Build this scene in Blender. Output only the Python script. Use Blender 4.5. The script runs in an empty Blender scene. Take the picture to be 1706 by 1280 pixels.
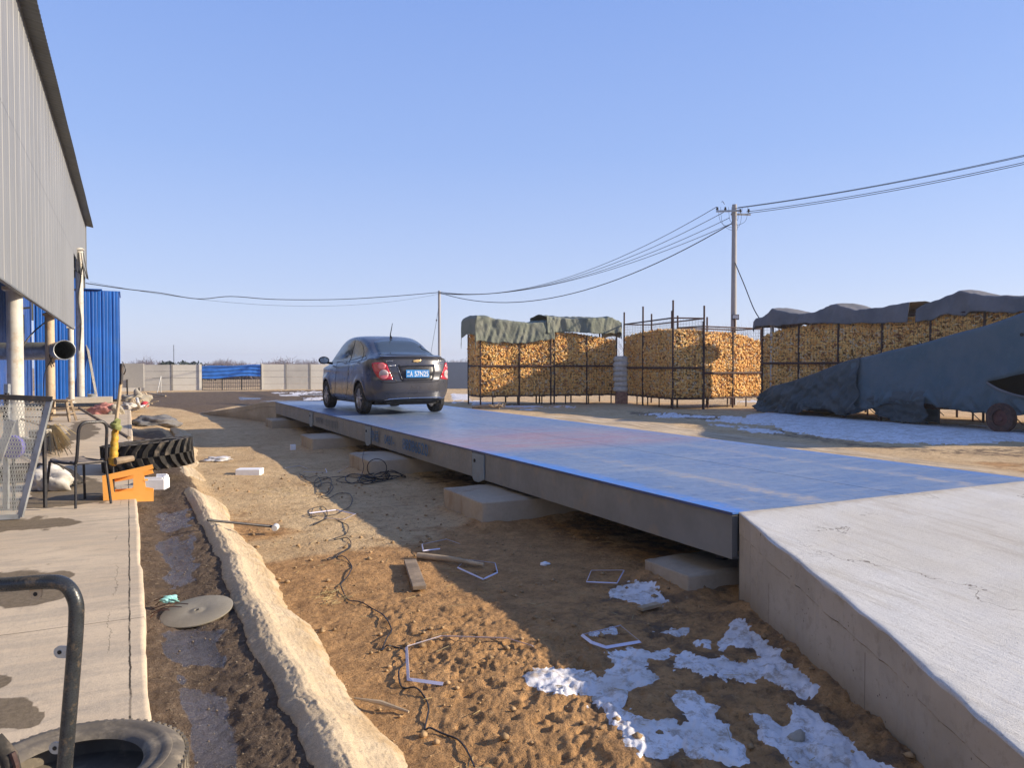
import bpy, bmesh, math, random
import numpy as np
from mathutils import Vector, Matrix, Euler
from mathutils.bvhtree import BVHTree
random.seed(7); RNG = np.random.default_rng(11)
R = math.radians
sc = bpy.context.scene
COL = sc.collection
# ------------------------------------------------------------ camera, sky, sun
CAMH = 1.62; F = 1290.0; YAW = R(26.39); PITCH = math.atan(30/1290)
cam_d = bpy.data.cameras.new('camera'); cam = bpy.data.objects.new('camera', cam_d); COL.objects.link(cam)
cam.location = (0, 0, CAMH); cam.rotation_euler = (R(90)-PITCH, 0, -YAW)
cam_d.sensor_width = 36; cam_d.lens = 36*F/1706; cam_d.clip_start = .05; cam_d.clip_end = 4000
sc.camera = cam
SUN = Vector((1.5, -.78, .64)).normalized()
w = bpy.data.worlds.new("World"); sc.world = w; w.use_nodes = True
nt = w.node_tree; bg = nt.nodes['Background']
sky = nt.nodes.new('ShaderNodeTexSky'); sky.sky_type = 'NISHITA'; sky.sun_disc = False
sky.sun_elevation = math.asin(SUN.z); sky.sun_rotation = math.atan2(SUN.x, SUN.y)
sky.air_density = 1.2; sky.dust_density = .4; sky.ozone_density = 4.0; sky.altitude = 0
SKYMUL = nt.nodes.new('ShaderNodeMix'); SKYMUL.data_type = 'RGBA'; SKYMUL.blend_type = 'MULTIPLY'; SKYMUL.inputs[0].default_value = 1
SKYMUL.inputs[7].default_value = (1.0, .93, 1.0, 1)
nt.links.new(sky.outputs[0], SKYMUL.inputs[6])
# hazy winter air: a pale lilac band low down over the clear blue, by elevation
tcw = nt.nodes.new('ShaderNodeTexCoord'); sxy = nt.nodes.new('ShaderNodeSeparateXYZ'); nt.links.new(tcw.outputs['Generated'], sxy.inputs[0])
cr_ = nt.nodes.new('ShaderNodeValToRGB'); nt.links.new(sxy.outputs[2], cr_.inputs[0]); el_ = cr_.color_ramp.elements
for i_, (p_, c_) in enumerate(((0, (.66, .73, .93)), (.10, (.50, .605, .91)), (.26, (.335, .48, .88)), (.46, (.235, .385, .84)), (1, (.10, .22, .62)))):
    e_ = el_[i_] if i_ < 2 else el_.new(p_)
    e_.position = p_; e_.color = (*c_, 1)
sc1 = nt.nodes.new('ShaderNodeVectorMath'); sc1.operation = 'SCALE'; nt.links.new(cr_.outputs[0], sc1.inputs[0]); sc1.inputs[3].default_value = 3.85
mx1 = nt.nodes.new('ShaderNodeMix'); mx1.data_type = 'RGBA'; mx1.inputs[0].default_value = .84; nt.links.new(SKYMUL.outputs[2], mx1.inputs[6]); nt.links.new(sc1.outputs[0], mx1.inputs[7])
nt.links.new(mx1.outputs[2], bg.inputs[0])
bg.inputs[1].default_value = .15
sd = bpy.data.lights.new('sun', 'SUN'); so = bpy.data.objects.new('sun', sd); COL.objects.link(so)
so.rotation_euler = (-SUN).to_track_quat('-Z', 'Y').to_euler(); so.location = (20, -10, 20)
sd.energy = 4.5; sd.angle = R(.55); sd.color = (1, .86, .66)
sc.view_settings.view_transform = 'Standard'; sc.view_settings.look = 'None'
sc.view_settings.exposure = .80; sc.view_settings.gamma = 1
# ------------------------------------------------------------ helpers
RM = Euler(cam.rotation_euler).to_matrix()
def ray(px, py): return RM @ Vector(((px-853)/F, -(py-640)/F, -1))
def P(px, py, z=0.0):
    d = ray(px, py); t = (z-CAMH)/d.z; return Vector((d.x*t, d.y*t, z))
FW = Vector((math.sin(YAW), math.cos(YAW), 0)); RT = Vector((math.cos(YAW), -math.sin(YAW), 0))
def Pf(px, py, f):
    d = ray(px, py); t = f/(d.dot(FW)); return Vector((d.x*t, d.y*t, CAMH+d.z*t))
def W(r, f, z=0.0): v = RT*r+FW*f; return Vector((v.x, v.y, z))
def pix(X, Y, Z):
    A = np.array(RM.inverted()); 
    p = A @ np.stack([np.ravel(X), np.ravel(Y), np.ravel(Z)-CAMH])
    d = np.where(p[2] < -.05, -p[2], .05)
    return 853+F*p[0]/d, 640-F*p[1]/d, p[2] < -.05
def hsh(i, j, s):
    n = (i.astype(np.int64)*374761393 + j.astype(np.int64)*668265263 + s*982451653) & 0x7fffffff
    n = ((n ^ (n >> 13))*1274126177) & 0x7fffffff
    return ((n ^ (n >> 16)) & 0xffff)/65535.0
def vn(x, y, s=0):
    xi = np.floor(x); yi = np.floor(y); fx = x-xi; fy = y-yi
    fx = fx*fx*(3-2*fx); fy = fy*fy*(3-2*fy); xi = xi.astype(np.int64); yi = yi.astype(np.int64)
    a = hsh(xi, yi, s); b = hsh(xi+1, yi, s); c = hsh(xi, yi+1, s); d = hsh(xi+1, yi+1, s)
    return (a*(1-fx)+b*fx)*(1-fy)+(c*(1-fx)+d*fx)*fy
def fbm(x, y, o=4, s=0, g=.5):
    t = 0; a = 1; n = 0
    for k in range(o):
        t = t+a*vn(x*2**k+17*k, y*2**k-9*k, s+k); n += a; a *= g
    return t/n
def sst(a, b, x): t = np.clip((x-a)/(b-a), 0, 1); return t*t*(3-2*t)
def sdpoly(px, py, poly):
    "signed distance in pixels, positive inside"
    px = np.asarray(px); d = np.full(px.shape, 1e9); ins = np.zeros(px.shape, bool); n = len(poly)
    for i in range(n):
        x0, y0 = poly[i]; x1, y1 = poly[(i+1) % n]; ex, ey = x1-x0, y1-y0
        t = np.clip(((px-x0)*ex+(py-y0)*ey)/max(ex*ex+ey*ey, 1e-9), 0, 1)
        d = np.minimum(d, np.hypot(px-x0-t*ex, py-y0-t*ey))
        if y0 != y1: ins ^= ((y0 > py) != (y1 > py)) & (px < (x1-x0)*(py-y0)/(y1-y0)+x0)
    return np.where(ins, d, -d)
def tag(o, label=None, cat=None, group=None, kind=None):
    if label: o['label'] = label
    if cat: o['category'] = cat
    if group: o['group'] = group
    if kind: o['kind'] = kind
    return o
def empty(name, loc=(0, 0, 0), rz=0, label=None, cat=None, group=None):
    o = bpy.data.objects.new(name, None); COL.objects.link(o); o.location = loc; o.rotation_euler = (0, 0, rz)
    o.empty_display_size = .1
    return tag(o, label, cat, group)
def mesh_obj(name, V, Fc, mat, parent=None, smooth=False):
    me = bpy.data.meshes.new(name); V = np.asarray(V, dtype=np.float32)
    if isinstance(Fc, np.ndarray):
        k = Fc.shape[1]; me.vertices.add(len(V)); me.vertices.foreach_set('co', V.ravel())
        me.loops.add(Fc.size); me.loops.foreach_set('vertex_index', Fc.ravel().astype(np.int32))
        me.polygons.add(len(Fc)); me.polygons.foreach_set('loop_start', (np.arange(len(Fc))*k).astype(np.int32))
        me.update(calc_edges=True); me.validate()
    else: me.from_pydata([tuple(v) for v in V], [], Fc); me.update()
    if smooth: me.polygons.foreach_set('use_smooth', [True]*len(me.polygons))
    o = bpy.data.objects.new(name, me); COL.objects.link(o)
    if mat: me.materials.append(mat)
    if parent is not None: o.parent = parent
    return o
class MB:
    def __init__(s): s.v = []; s.f = []
    def add(s, vs, fs):
        n = len(s.v); s.v += [Vector(v) for v in vs]; s.f += [tuple(i+n for i in f) for f in fs]; return s
    def box(s, c, size, rot=None, taper=1.0):
        hx, hy, hz = size[0]/2, size[1]/2, size[2]/2; M = rot.to_matrix() if isinstance(rot, Euler) else (rot or Matrix.Identity(3))
        vs = []
        for z, k in ((-hz, 1), (hz, taper)):
            for x, y in ((-hx, -hy), (hx, -hy), (hx, hy), (-hx, hy)): vs.append(Vector(c)+M @ Vector((x*k, y*k, z)))
        return s.add(vs, [(3, 2, 1, 0), (4, 5, 6, 7), (0, 1, 5, 4), (1, 2, 6, 5), (2, 3, 7, 6), (3, 0, 4, 7)])
    def beam(s, a, b, w=.05, h=.05, up=Vector((0, 0, 1))):
        a = Vector(a); b = Vector(b); d = (b-a).normalized(); sd_ = d.cross(up)
        if sd_.length < 1e-3: sd_ = d.cross(Vector((0, 1, 0)))
        sd_.normalize(); u = sd_.cross(d); vs = []
        for p in (a, b):
            for i, j in ((-1, -1), (1, -1), (1, 1), (-1, 1)): vs.append(p+sd_*i*w/2+u*j*h/2)
        return s.add(vs, [(3, 2, 1, 0), (4, 5, 6, 7), (0, 1, 5, 4), (1, 2, 6, 5), (2, 3, 7, 6), (3, 0, 4, 7)])
    def tube(s, pts, r, n=8, cap=True, closed=False):
        pts = [Vector(p) for p in pts]; m = len(pts); rr = r if isinstance(r, (list, tuple)) else [r]*m
        vs = []; prev = None
        for i, p in enumerate(pts):
            if closed: t = pts[(i+1) % m]-pts[i-1]
            else: t = pts[min(i+1, m-1)]-pts[max(i-1, 0)]
            t.normalize()
            if prev is None:
                a = Vector((0, 0, 1)) if abs(t.z) < .9 else Vector((1, 0, 0)); u = t.cross(a).normalized()
            else:
                u = prev-t*prev.dot(t); u = u.normalized() if u.length > 1e-5 else t.orthogonal().normalized()
            prev = u; v = t.cross(u)
            for k in range(n):
                an = 2*math.pi*k/n; vs.append(p+(u*math.cos(an)+v*math.sin(an))*rr[i])
        fs = []
        for i in range(m if closed else m-1):
            for k in range(n):
                a = i*n+k; b = i*n+(k+1) % n; j = (i+1) % m; fs.append((a, b, j*n+(k+1) % n, j*n+k))
        if cap and not closed: fs.append(tuple(range(n-1, -1, -1))); fs.append(tuple((m-1)*n+k for k in range(n)))
        return s.add(vs, fs)
    def lathe(s, c, prof, n=24, M=None, closed=False):
        M = M or Matrix.Identity(3); vs = []; c = Vector(c)
        for r, z in prof:
            for k in range(n):
                a = 2*math.pi*k/n; vs.append(c+M @ Vector((r*math.cos(a), r*math.sin(a), z)))
        fs = []; m = len(prof)
        for i in range(m if closed else m-1):
            for k in range(n): j = (i+1) % m; fs.append((i*n+k, i*n+(k+1) % n, j*n+(k+1) % n, j*n+k))
        return s.add(vs, fs)
    def prism(s, poly, z0, z1, M=None, c=(0, 0, 0)):
        M = M or Matrix.Identity(3); c = Vector(c); n = len(poly)
        vs = [c+M @ Vector((x, y, z0)) for x, y in poly]+[c+M @ Vector((x, y, z1)) for x, y in poly]
        return s.add(vs, [tuple(range(n-1, -1, -1)), tuple(range(n, 2*n))]+[(i, (i+1) % n, n+(i+1) % n, n+i) for i in range(n)])
    def build(s, name, mat, parent=None, smooth=False, bev=0, seg=2):
        o = mesh_obj(name, [tuple(v) for v in s.v], s.f, mat, parent, False)
        if smooth:
            bm = bmesh.new(); bm.from_mesh(o.data); bmesh.ops.recalc_face_normals(bm, faces=bm.faces)
            for f in bm.faces: f.smooth = True
            for e in bm.edges:
                if len(e.link_faces) == 2 and e.calc_face_angle(0) > .7: e.smooth = False
            bm.to_mesh(o.data); bm.free()
        if bev:
            m = o.modifiers.new('bevel', 'BEVEL'); m.width = bev; m.segments = seg; m.limit_method = 'ANGLE'; m.angle_limit = R(40)
        return o
def copy_tree(o, parent=None):
    c = o.copy(); COL.objects.link(c)
    if parent is not None: c.parent = parent
    for ch in o.children: copy_tree(ch, c)
    return c
def crom(pts, k=6, closed=False):
    pts = [Vector(p) for p in pts]; n = len(pts); out = []
    for i in range(n if closed else n-1):
        g = (lambda j: pts[j % n]) if closed else (lambda j: pts[min(max(j, 0), n-1)])
        a, b, c, d = g(i-1), g(i), g(i+1), g(i+2)
        for q in range(k):
            t = q/k; out.append(.5*((2*b)+(c-a)*t+(2*a-5*b+4*c-d)*t*t+(3*b-a-3*c+d)*t**3))
    if not closed: out.append(pts[-1])
    return out
# ------------------------------------------------------------ materials
class N:
    def __init__(s, name):
        s.m = bpy.data.materials.new(name); s.m.use_nodes = True; s.t = s.m.node_tree; s.b = s.t.nodes['Principled BSDF']
        s.co = s.n('ShaderNodeTexCoord').outputs['Object']; s.bh = None
    def n(s, ty, **k):
        o = s.t.nodes.new(ty)
        for a, v in k.items(): setattr(o, a, v)
        return o
    def put(s, sock, v):
        if isinstance(v, bpy.types.NodeSocket): s.t.links.new(v, sock)
        elif isinstance(v, (tuple, list)) and len(v) == 3 and sock.type == 'RGBA': sock.default_value = (*v, 1)
        else: sock.default_value = v
    def map(s, sc_=(1, 1, 1), rot=(0, 0, 0), co=None):
        m = s.n('ShaderNodeMapping'); s.put(m.inputs[0], co or s.co); m.inputs['Scale'].default_value = sc_; m.inputs['Rotation'].default_value = rot
        return m.outputs[0]
    def noise(s, scale=5, det=4, rough=.55, co=None, dist=0):
        o = s.n('ShaderNodeTexNoise'); s.put(o.inputs['Vector'], co or s.co); o.inputs['Scale'].default_value = scale
        o.inputs['Detail'].default_value = det; o.inputs['Roughness'].default_value = rough; o.inputs['Distortion'].default_value = dist
        return o.outputs[0]
    def voro(s, scale=5, co=None, feat='F1'):
        o = s.n('ShaderNodeTexVoronoi', feature=feat); s.put(o.inputs['Vector'], co or s.co); o.inputs['Scale'].default_value = scale
        return o.outputs['Distance']
    def mr(s, v, a, b, c=0.0, d=1.0, smooth=True):
        o = s.n('ShaderNodeMapRange', interpolation_type='SMOOTHSTEP' if smooth else 'LINEAR'); s.put(o.inputs[0], v)
        for i, x in enumerate((a, b, c, d)): s.put(o.inputs[i+1], x)
        return o.outputs[0]
    def math(s, op, a, b=0.0, c=0.0):
        o = s.n('ShaderNodeMath', operation=op); s.put(o.inputs[0], a); s.put(o.inputs[1], b); s.put(o.inputs[2], c); return o.outputs[0]
    def mix(s, f, a, b, mode='MIX'):
        o = s.n('ShaderNodeMix', data_type='RGBA', blend_type=mode); s.put(o.inputs[0], f); s.put(o.inputs[6], a); s.put(o.inputs[7], b); return o.outputs[2]
    def xyz(s, co=None): o = s.n('ShaderNodeSeparateXYZ'); s.put(o.inputs[0], co or s.co); return o.outputs
    def attr(s, name): o = s.n('ShaderNodeAttribute', attribute_name=name); return o.outputs['Color']
    def sep(s, c): o = s.n('ShaderNodeSeparateColor'); s.put(o.inputs[0], c); return o.outputs
    def col(s, c): s.put(s.b.inputs['Base Color'], c); return s
    def rough(s, r): s.put(s.b.inputs['Roughness'], r); return s
    def metal(s, r): s.put(s.b.inputs['Metallic'], r); return s
    def spec(s, r): s.put(s.b.inputs['Specular IOR Level'], r); return s
    def bump(s, h, st=.4, dist=.01):
        o = s.n('ShaderNodeBump'); o.inputs['Strength'].default_value = st; o.inputs['Distance'].default_value = dist; s.put(o.inputs['Height'], h)
        if s.bh: s.t.links.new(s.bh, o.inputs['Normal'])
        s.bh = o.outputs[0]; s.t.links.new(s.bh, s.b.inputs['Normal']); return s
def paint(name, c, rough=.5, var=.25, sc_=3, metal=0, dirt=None, bump=.15, spec=.4):
    m = N(name); n1 = m.noise(sc_, 5); n2 = m.noise(sc_*9, 4)
    c2 = tuple(x*(1-var) for x in c); k = m.mix(m.mr(n1, .35, .65), c, c2)
    if dirt: k = m.mix(m.mr(m.noise(sc_*1.7, 6, .65), .5, .72, 0, .85), k, dirt)
    m.col(k).rough(m.mr(n2, .3, .7, max(rough-.1, .03), min(rough+.1, 1))).metal(metal).spec(spec)
    if bump: m.bump(n2, bump, .004)
    return m.m
def conc(name, c, c2, grit=.5, scale=1.0, stain=None, streak=None):
    m = N(name); a = m.noise(1.3*scale, 6, .6); b = m.noise(22*scale, 5, .7); g = m.noise(160*scale, 3, .7)
    k = m.mix(m.mr(a, .35, .68), c, c2); k = m.mix(m.mr(b, .3, .75, 0, .45), k, tuple(x*.72 for x in c))
    k = m.mix(m.mr(g, .58, .7, 0, .35), k, tuple(x*.5 for x in c))
    if stain: k = m.mix(m.mr(m.noise(.9*scale, 7, .7, dist=.6), .56, .64, 0, .8), k, stain)
    m.col(k).rough(.92).spec(.2); m.bump(b, .5*grit, .012); m.bump(g, .8*grit, .004)
    return m.m
M = {}
M['steel_dark'] = paint('dark_steel', (.035, .035, .04), .42, .3, 6, .3, dirt=(.09, .06, .04))
M['rust'] = paint('rusty_steel', (.07, .035, .03), .75, .4, 8, 0, dirt=(.14, .06, .035))
M['galv'] = paint('galvanised', (.42, .44, .45), .45, .25, 5, .5, dirt=(.25, .22, .18))
M['white_metal'] = paint('white_metal', (.62, .62, .6), .5, .15, 4, .1, dirt=(.35, .3, .24))
M['wood'] = paint('weathered_wood', (.32, .24, .16), .8, .4, 7, bump=.5)
M['wood_pale'] = paint('pale_wood', (.5, .38, .24), .8, .3, 7, bump=.5)
M['rubber'] = paint('rubber', (.04, .037, .034), .85, .3, 6, dirt=(.16, .13, .10), bump=.3, spec=.2)
M['rubber_dusty'] = paint('dusty_rubber', (.17, .145, .115), .85, .35, 5, dirt=(.30, .25, .18), bump=.4)
M['black'] = paint('black', (.012, .012, .013), .5, .1)
M['cable'] = paint('cable_rubber', (.02, .02, .022), .5, .1, bump=0)
M['foam'] = paint('foam', (.82, .82, .84), .8, .05, 30, bump=.3)
M['strap'] = paint('strap_plastic', (.68, .66, .78), .35, .08, 9, bump=0)
M['orange'] = paint('orange_plastic', (.92, .42, .09), .45, .08, 3, dirt=(.75, .36, .10))
M['porcelain'] = paint('porcelain', (.6, .58, .55), .3, .1)
M['straw'] = paint('straw', (.5, .38, .18), .8, .3, 20)
M['cloth_pink'] = paint('pink_cloth', (.62, .28, .24), .9, .3, 8)
M['red'] = paint('red_plastic', (.6, .05, .06), .45, .1)
M['purple'] = paint('purple_plastic', (.13, .12, .40), .4, .15)
M['sack'] = paint('white_sack', (.62, .58, .52), .85, .3, 6, bump=.5)
M['yellow'] = paint('yellow_wrap', (.65, .36, .04), .55, .35, 14, dirt=(.35, .3, .06), bump=.6)
M['brick'] = paint('brick', (.36, .2, .14), .9, .4, 10)
M['stone'] = conc('stone', (.42, .38, .31), (.3, .26, .2))
M['conc'] = conc('concrete', (.52, .47, .39), (.44, .40, .34), .6)
M['block'] = conc('foundation_concrete', (.44, .37, .28), (.36, .30, .23), .5, stain=(.3, .22, .15))
# ------------------------------------------------------------ ground
DZ = .62                                   # deck height
XL, XR, YN = 3.68, 7.17, 4.03              # weighbridge plan
SEG = [4.03, 8.5, 13.15, 17.75, 22.3]
SLZ = .25                                  # pavement top
q = lambda pts, ox, oy, s: [(ox+a/s, oy+b/s) for a, b in pts]
SN_A = q([(75,820),(130,790),(220,800),(330,815),(400,830),(420,870),(470,830),(540,780),(470,710),(600,690),(780,690),(800,720),(760,750),(690,740),(670,780),(740,830),(700,870),(600,890),(570,940),(540,965),(620,1020),(720,1040),(810,1030),(830,1050),(890,1050),(840,1000),(790,940),(830,895),(920,905),(960,960),(1030,990),(1020,1040),(1100,1080),(1110,1120),(1190,1170),(1190,1260),(1080,1280),(1030,1240),(910,1240),(850,1190),(750,1240),(650,1220),(620,1180),(560,1160),(560,1090),(480,1060),(470,980),(390,970),(410,920),(330,900),(180,900),(100,870)],850,850,2.976)
SN_B = q([(800,760),(860,700),(960,730),(1030,730),(1060,690),(1040,660),(1110,560),(1160,560),(1280,650),(1250,680),(1350,690),(1340,730),(1500,840),(1530,900),(1460,940),(1400,900),(1300,850),(1250,830),(1170,870),(1080,850),(1020,830),(960,850),(890,800),(810,800)],850,850,2.976)
SN_H = q([(1045,700),(1080,660),(1130,680),(1210,680),(1240,740),(1130,760)],850,850,2.976)
SN_C = q([(1170,1015),(1260,1010),(1370,1070),(1390,1000),(1370,960),(1420,960),(1500,990),(1650,1120),(1760,1225),(1950,1300),(1900,1430),(1560,1420),(1420,1310),(1300,1190),(1210,1150),(1220,1080)],850,850,2.976)
SN_D = q([(530,370),(600,350),(740,335),(760,420),(800,460),(700,485),(640,470),(560,440),(480,440)],850,850,2.976)
SN_E = q([(710,605),(870,595),(870,615),(710,630)],850,850,2.976)
SN_F = q([(910,655),(985,658),(985,680),(910,678)],850,850,2.976)
SN_G = q([(390,602),(520,596),(520,612),(390,622)],850,850,2.976)
SF = [ [(1235,688),(1290,684),(1540,704),(1720,717),(1720,738),(1620,740),(1560,743),(1430,735),(1330,722),(1290,712),(1180,703),(1150,697),(1240,694)],
       [(1065,692),(1120,688),(1240,694),(1235,700),(1150,699)], [(752,655),(782,657),(782,668),(752,672)],
       [(780,668),(905,676),(1000,679),(900,682),(790,679)], [(1225,666),(1272,667),(1272,673),(1225,672)],
       [(455,655),(535,652),(535,656),(470,660)], [(505,664),(536,662),(536,667),(505,668)], [(1180,707),(1260,711),(1310,722),(1250,721)], [(1600,727),(1720,729),(1720,736),(1640,735)] ]
def ridge(x, y): return .60+.05*np.sin(y*.9)+.14*sst(2.5, 12, y)*0
def gh(x, y):
    r = np.hypot(x, y)
    near = 1-sst(9, 22, r)
    z = (fbm(x*.35, y*.35, 3, 5)-.5)*.10*sst(2, 12, r) + (fbm(x*1.3, y*1.3, 4, 9)-.5)*.05
    cl = fbm(x*9, y*9, 4, 21, .6); cl2 = np.abs(fbm(x*4.2, y*4.2, 4, 33, .55)-.5)*2
    bumpy = sst(6.8, 3.5, y+x*.25)*sst(1.0, 1.5, x)
    fine = fbm(x*34, y*34, 2, 25, .6); mid = fbm(x*3.1, y*3.1, 3, 27); pk = sst(.42, .62, mid)
    z = z + near*((cl-.5)*(.018+.026*bumpy) + (cl2-.3)*(.004+.010*bumpy) + (fine-.5)*(.006+.020*bumpy*(.4+pk)) - .016*bumpy*sst(.62, .74, fbm(x*13, y*13, 2, 29)))
    for bx0, by0, bsx, bsy in ((3.52, 4.28, 1.4, .55), (3.18, 7.08, 1.9, 1.1), (3.12, 10.95, 1.9, 1.15), (3.1, 14.75, 1.9, 1.1)):
        dd = np.hypot(np.maximum(np.abs(x-bx0-bsx/2)-bsx/2, 0), np.maximum(np.abs(y-by0-bsy/2)-bsy/2, 0)); z = z+.055*np.exp(-(dd/.13)**2)*(.3+1.2*fbm(x*4, y*4, 3, 191))
    z = z+.05*np.exp(-np.maximum(np.abs(x-(3.73-.47*(3.97-y)/1.0*.98)), 0)**2/.02)*(y < 3.97)*(y > .5)*(.4+fbm(x*5, y*5, 3, 193))
    # heap of clods by the shade edge near the camera
    z = z + .05*np.exp(-((x-1.75)/.55)**2-((y-2.6)/1.0)**2)
    # gutter beside the pavement
    tr = sst(1.0, .62, x)*sst(26, 20, y)
    zt = .125+.02*(fbm(x*3, y*2, 4, 41)-.5)+.022*(fbm(x*16, y*16, 3, 43)-.5)+.012*(fbm(x*50, y*50, 2, 45)-.5)*(np.abs(x-.3) > .12)-.03*np.exp(-((x-.3)/.14)**2)
    z = z*(1-tr)+zt*tr
    z = np.where(x < -.05, np.minimum(z, .05), z)
    # far ground sinks very gently so the horizon stays clean
    z = z - .0006*np.maximum(r-45, 0)
    return z
def grid_polar():
    rr = np.concatenate([np.linspace(.3, 1.9, 14, endpoint=False), np.geomspace(1.9, 13, 370, endpoint=False),
                         np.geomspace(13, 75, 130, endpoint=False), np.geomspace(75, 900, 30)])
    fine = np.linspace(-36, 37, 720); rest = np.linspace(37, 324, 110)[1:-1]
    an = np.radians(np.concatenate([fine, rest]))+YAW
    Rr, A = np.meshgrid(rr, an, indexing='ij'); return Rr*np.sin(A), Rr*np.cos(A), len(rr), len(an)
GX, GY, NR, NA = grid_polar()
# widen the nearest ring into a closed floor under the viewer
GZ = gh(GX, GY)
GPX, GPY, GOK = pix(GX, GY, GZ); GPX = GPX.reshape(GX.shape); GPY = GPY.reshape(GX.shape); GOK = GOK.reshape(GX.shape)
idx = np.arange(NR*NA).reshape(NR, NA); nx = np.roll(idx, -1, 1)
GF = np.stack([idx[:-1], idx[1:], nx[1:], nx[:-1]], -1).reshape(-1, 4)
m = N('dirt'); a1 = m.sep(m.attr('soil')); 
n0 = m.noise(.8, 6, .6); n1 = m.noise(5, 6, .65); n2 = m.noise(26, 5, .7); n3 = m.noise(120, 3, .7)
sand = m.mix(m.mr(n0, .35, .65), (.66, .48, .27), (.56, .38, .20)); sand = m.mix(m.mr(n1, .45, .68, 0, .6), sand, (.38, .24, .12)); sand = m.mix(m.mr(n2, .55, .7, 0, .5), sand, (.74, .57, .36))
orange = m.mix(m.mr(n1, .35, .65), (.54, .305, .13), (.36, .20, .085)); orange = m.mix(m.mr(n2, .55, .7, 0, .5), orange, (.62, .40, .20))
k = m.mix(m.mr(m.math('ADD', a1[0], m.math('MULTIPLY', m.math('SUBTRACT', n1, .5), .7)), .3, .7), sand, orange)
k = m.mix(m.mr(n2, .34, .47, .55, 0), k, (.13, .085, .045)); k = m.mix(m.mr(n3, .33, .42, .45, 0), k, (.12, .08, .045))
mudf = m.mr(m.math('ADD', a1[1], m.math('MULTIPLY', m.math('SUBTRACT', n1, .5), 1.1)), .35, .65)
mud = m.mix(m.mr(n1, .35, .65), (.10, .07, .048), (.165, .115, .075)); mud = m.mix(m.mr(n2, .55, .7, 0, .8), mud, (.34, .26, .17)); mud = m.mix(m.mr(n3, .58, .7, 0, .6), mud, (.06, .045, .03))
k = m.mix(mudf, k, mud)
wet = m.mr(m.math('ADD', a1[2], m.math('MULTIPLY', m.math('SUBTRACT', n1, .5), 1.3)), .42, .62)
k = m.mix(m.math('MULTIPLY', wet, .8), k, m.mix(m.mr(n0, .4, .6), (.045, .037, .036), (.095, .085, .095)))
k = m.mix(m.mr(n3, .66, .74, 0, .6), k, (.5, .42, .3))
a2 = m.sep(m.attr('soil2')); strk = m.noise(2.2, 6, .65, co=m.map((2.4, .22, 1)))
pale = m.mix(m.mr(strk, .35, .65), (.70, .56, .38), (.40, .29, .18)); pale = m.mix(m.mr(n1, .55, .72, 0, .5), pale, (.30, .22, .15))
k = m.mix(m.mr(m.math('ADD', a2[0], m.math('MULTIPLY', m.math('SUBTRACT', strk, .5), .6)), .35, .65), k, pale)
m.col(k).rough(m.mr(wet, 0, 1, .95, .2)).spec(m.mr(wet, 0, 1, .2, .6))
m.bump(n2, 1.0, .03); m.bump(n3, .9, .008)
M['dirt'] = m.m
g = mesh_obj('ground', np.stack([GX, GY, GZ], -1).reshape(-1, 3), GF, M['dirt'], smooth=True); g['kind'] = 'structure'
def blur(sd_, w_): return sst(-w_, w_, sd_)
nsx = (fbm(GX*2.3, GY*2.3, 4, 51)-.5)*60
orangem = np.where(GX > .9, sst(9.5, 5.0, GY+(fbm(GX, GY, 3, 61)-.5)*5), 0)
mudm = np.zeros_like(GX)
mudm = np.maximum(mudm, sst(.85, .66, GX)*sst(-.2, .0, GX)*sst(24, 16, GY)*.95)
MUD = [(232, 668), (262, 654), (540, 650), (545, 671), (455, 674), (395, 676), (330, 690), (300, 682), (240, 676)]
mudm = np.maximum(mudm, blur(sdpoly(GPX, GPY, MUD), 5)*(GOK)*sst(10, 14, GY))
RMUD = [(1040, 683), (1180, 690), (1240, 694), (1180, 702), (1050, 693)]
mudm = np.maximum(mudm, .55*blur(sdpoly(GPX, GPY, RMUD), 4)*GOK)
RM2 = [(1290, 712), (1440, 738), (1570, 748), (1720, 742), (1720, 765), (1560, 757), (1420, 746), (1290, 727), (1190, 710)]
mudm = np.maximum(mudm, .5*blur(sdpoly(GPX, GPY, RM2), 4)*GOK)
mudm = np.maximum(mudm, .42*sst(5.2, 4.2, GY)*sst(2.0, 2.8, GX))
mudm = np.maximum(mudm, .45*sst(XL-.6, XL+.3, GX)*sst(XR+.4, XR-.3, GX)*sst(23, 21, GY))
mudm = np.where((GY > 60), .5, mudm)
sdn = np.full(GX.shape, -1e9)
for pl in (SN_A, SN_B, SN_C, SN_D): sdn = np.maximum(sdn, sdpoly(GPX, GPY, pl))
mudm = np.maximum(mudm, np.where(GOK & (GY > .3) & (GX > .9) & (GX < 4.6), .42*sst(-42, 4, sdn+(fbm(GX*6, GY*6, 4, 59)-.5)*40), 0))
wetm = np.zeros_like(GX)
for pl in ([(262, 905), (325, 880), (330, 965), (315, 985), (285, 990)], [(275, 1055), (372, 1055), (376, 1115), (345, 1125), (300, 1130)], [(300, 1150), (370, 1140), (400, 1300), (310, 1300)], [(255, 850), (310, 850), (318, 880), (262, 895)]):
    wetm = np.maximum(wetm, .78*blur(sdpoly(GPX+nsx*.5, GPY+nsx*.5, pl)+(fbm(GX*9, GY*5, 4, 57)-.5)*40, 14)*GOK)
wetm = np.maximum(wetm, .8*blur(sdpoly(GPX, GPY, [(395, 660), (545, 654), (545, 672), (440, 672), (400, 668)]), 4)*GOK*sst(.4, .6, fbm(GX*.6, GY*.6, 3, 77)))
ca = g.data.color_attributes.new('soil', 'FLOAT_COLOR', 'POINT')
ca.data.foreach_set('color', np.stack([orangem, mudm, wetm, np.ones_like(GX)], -1).astype(np.float32).ravel())
palem = sst(XR-.5, XR+.1, GX)*sst(3.2, 4.2, GY)*sst(24, 20, GY)*GOK*sst(XR+6.5, XR+3.5, GX-(GY-8)*.12)
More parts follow.
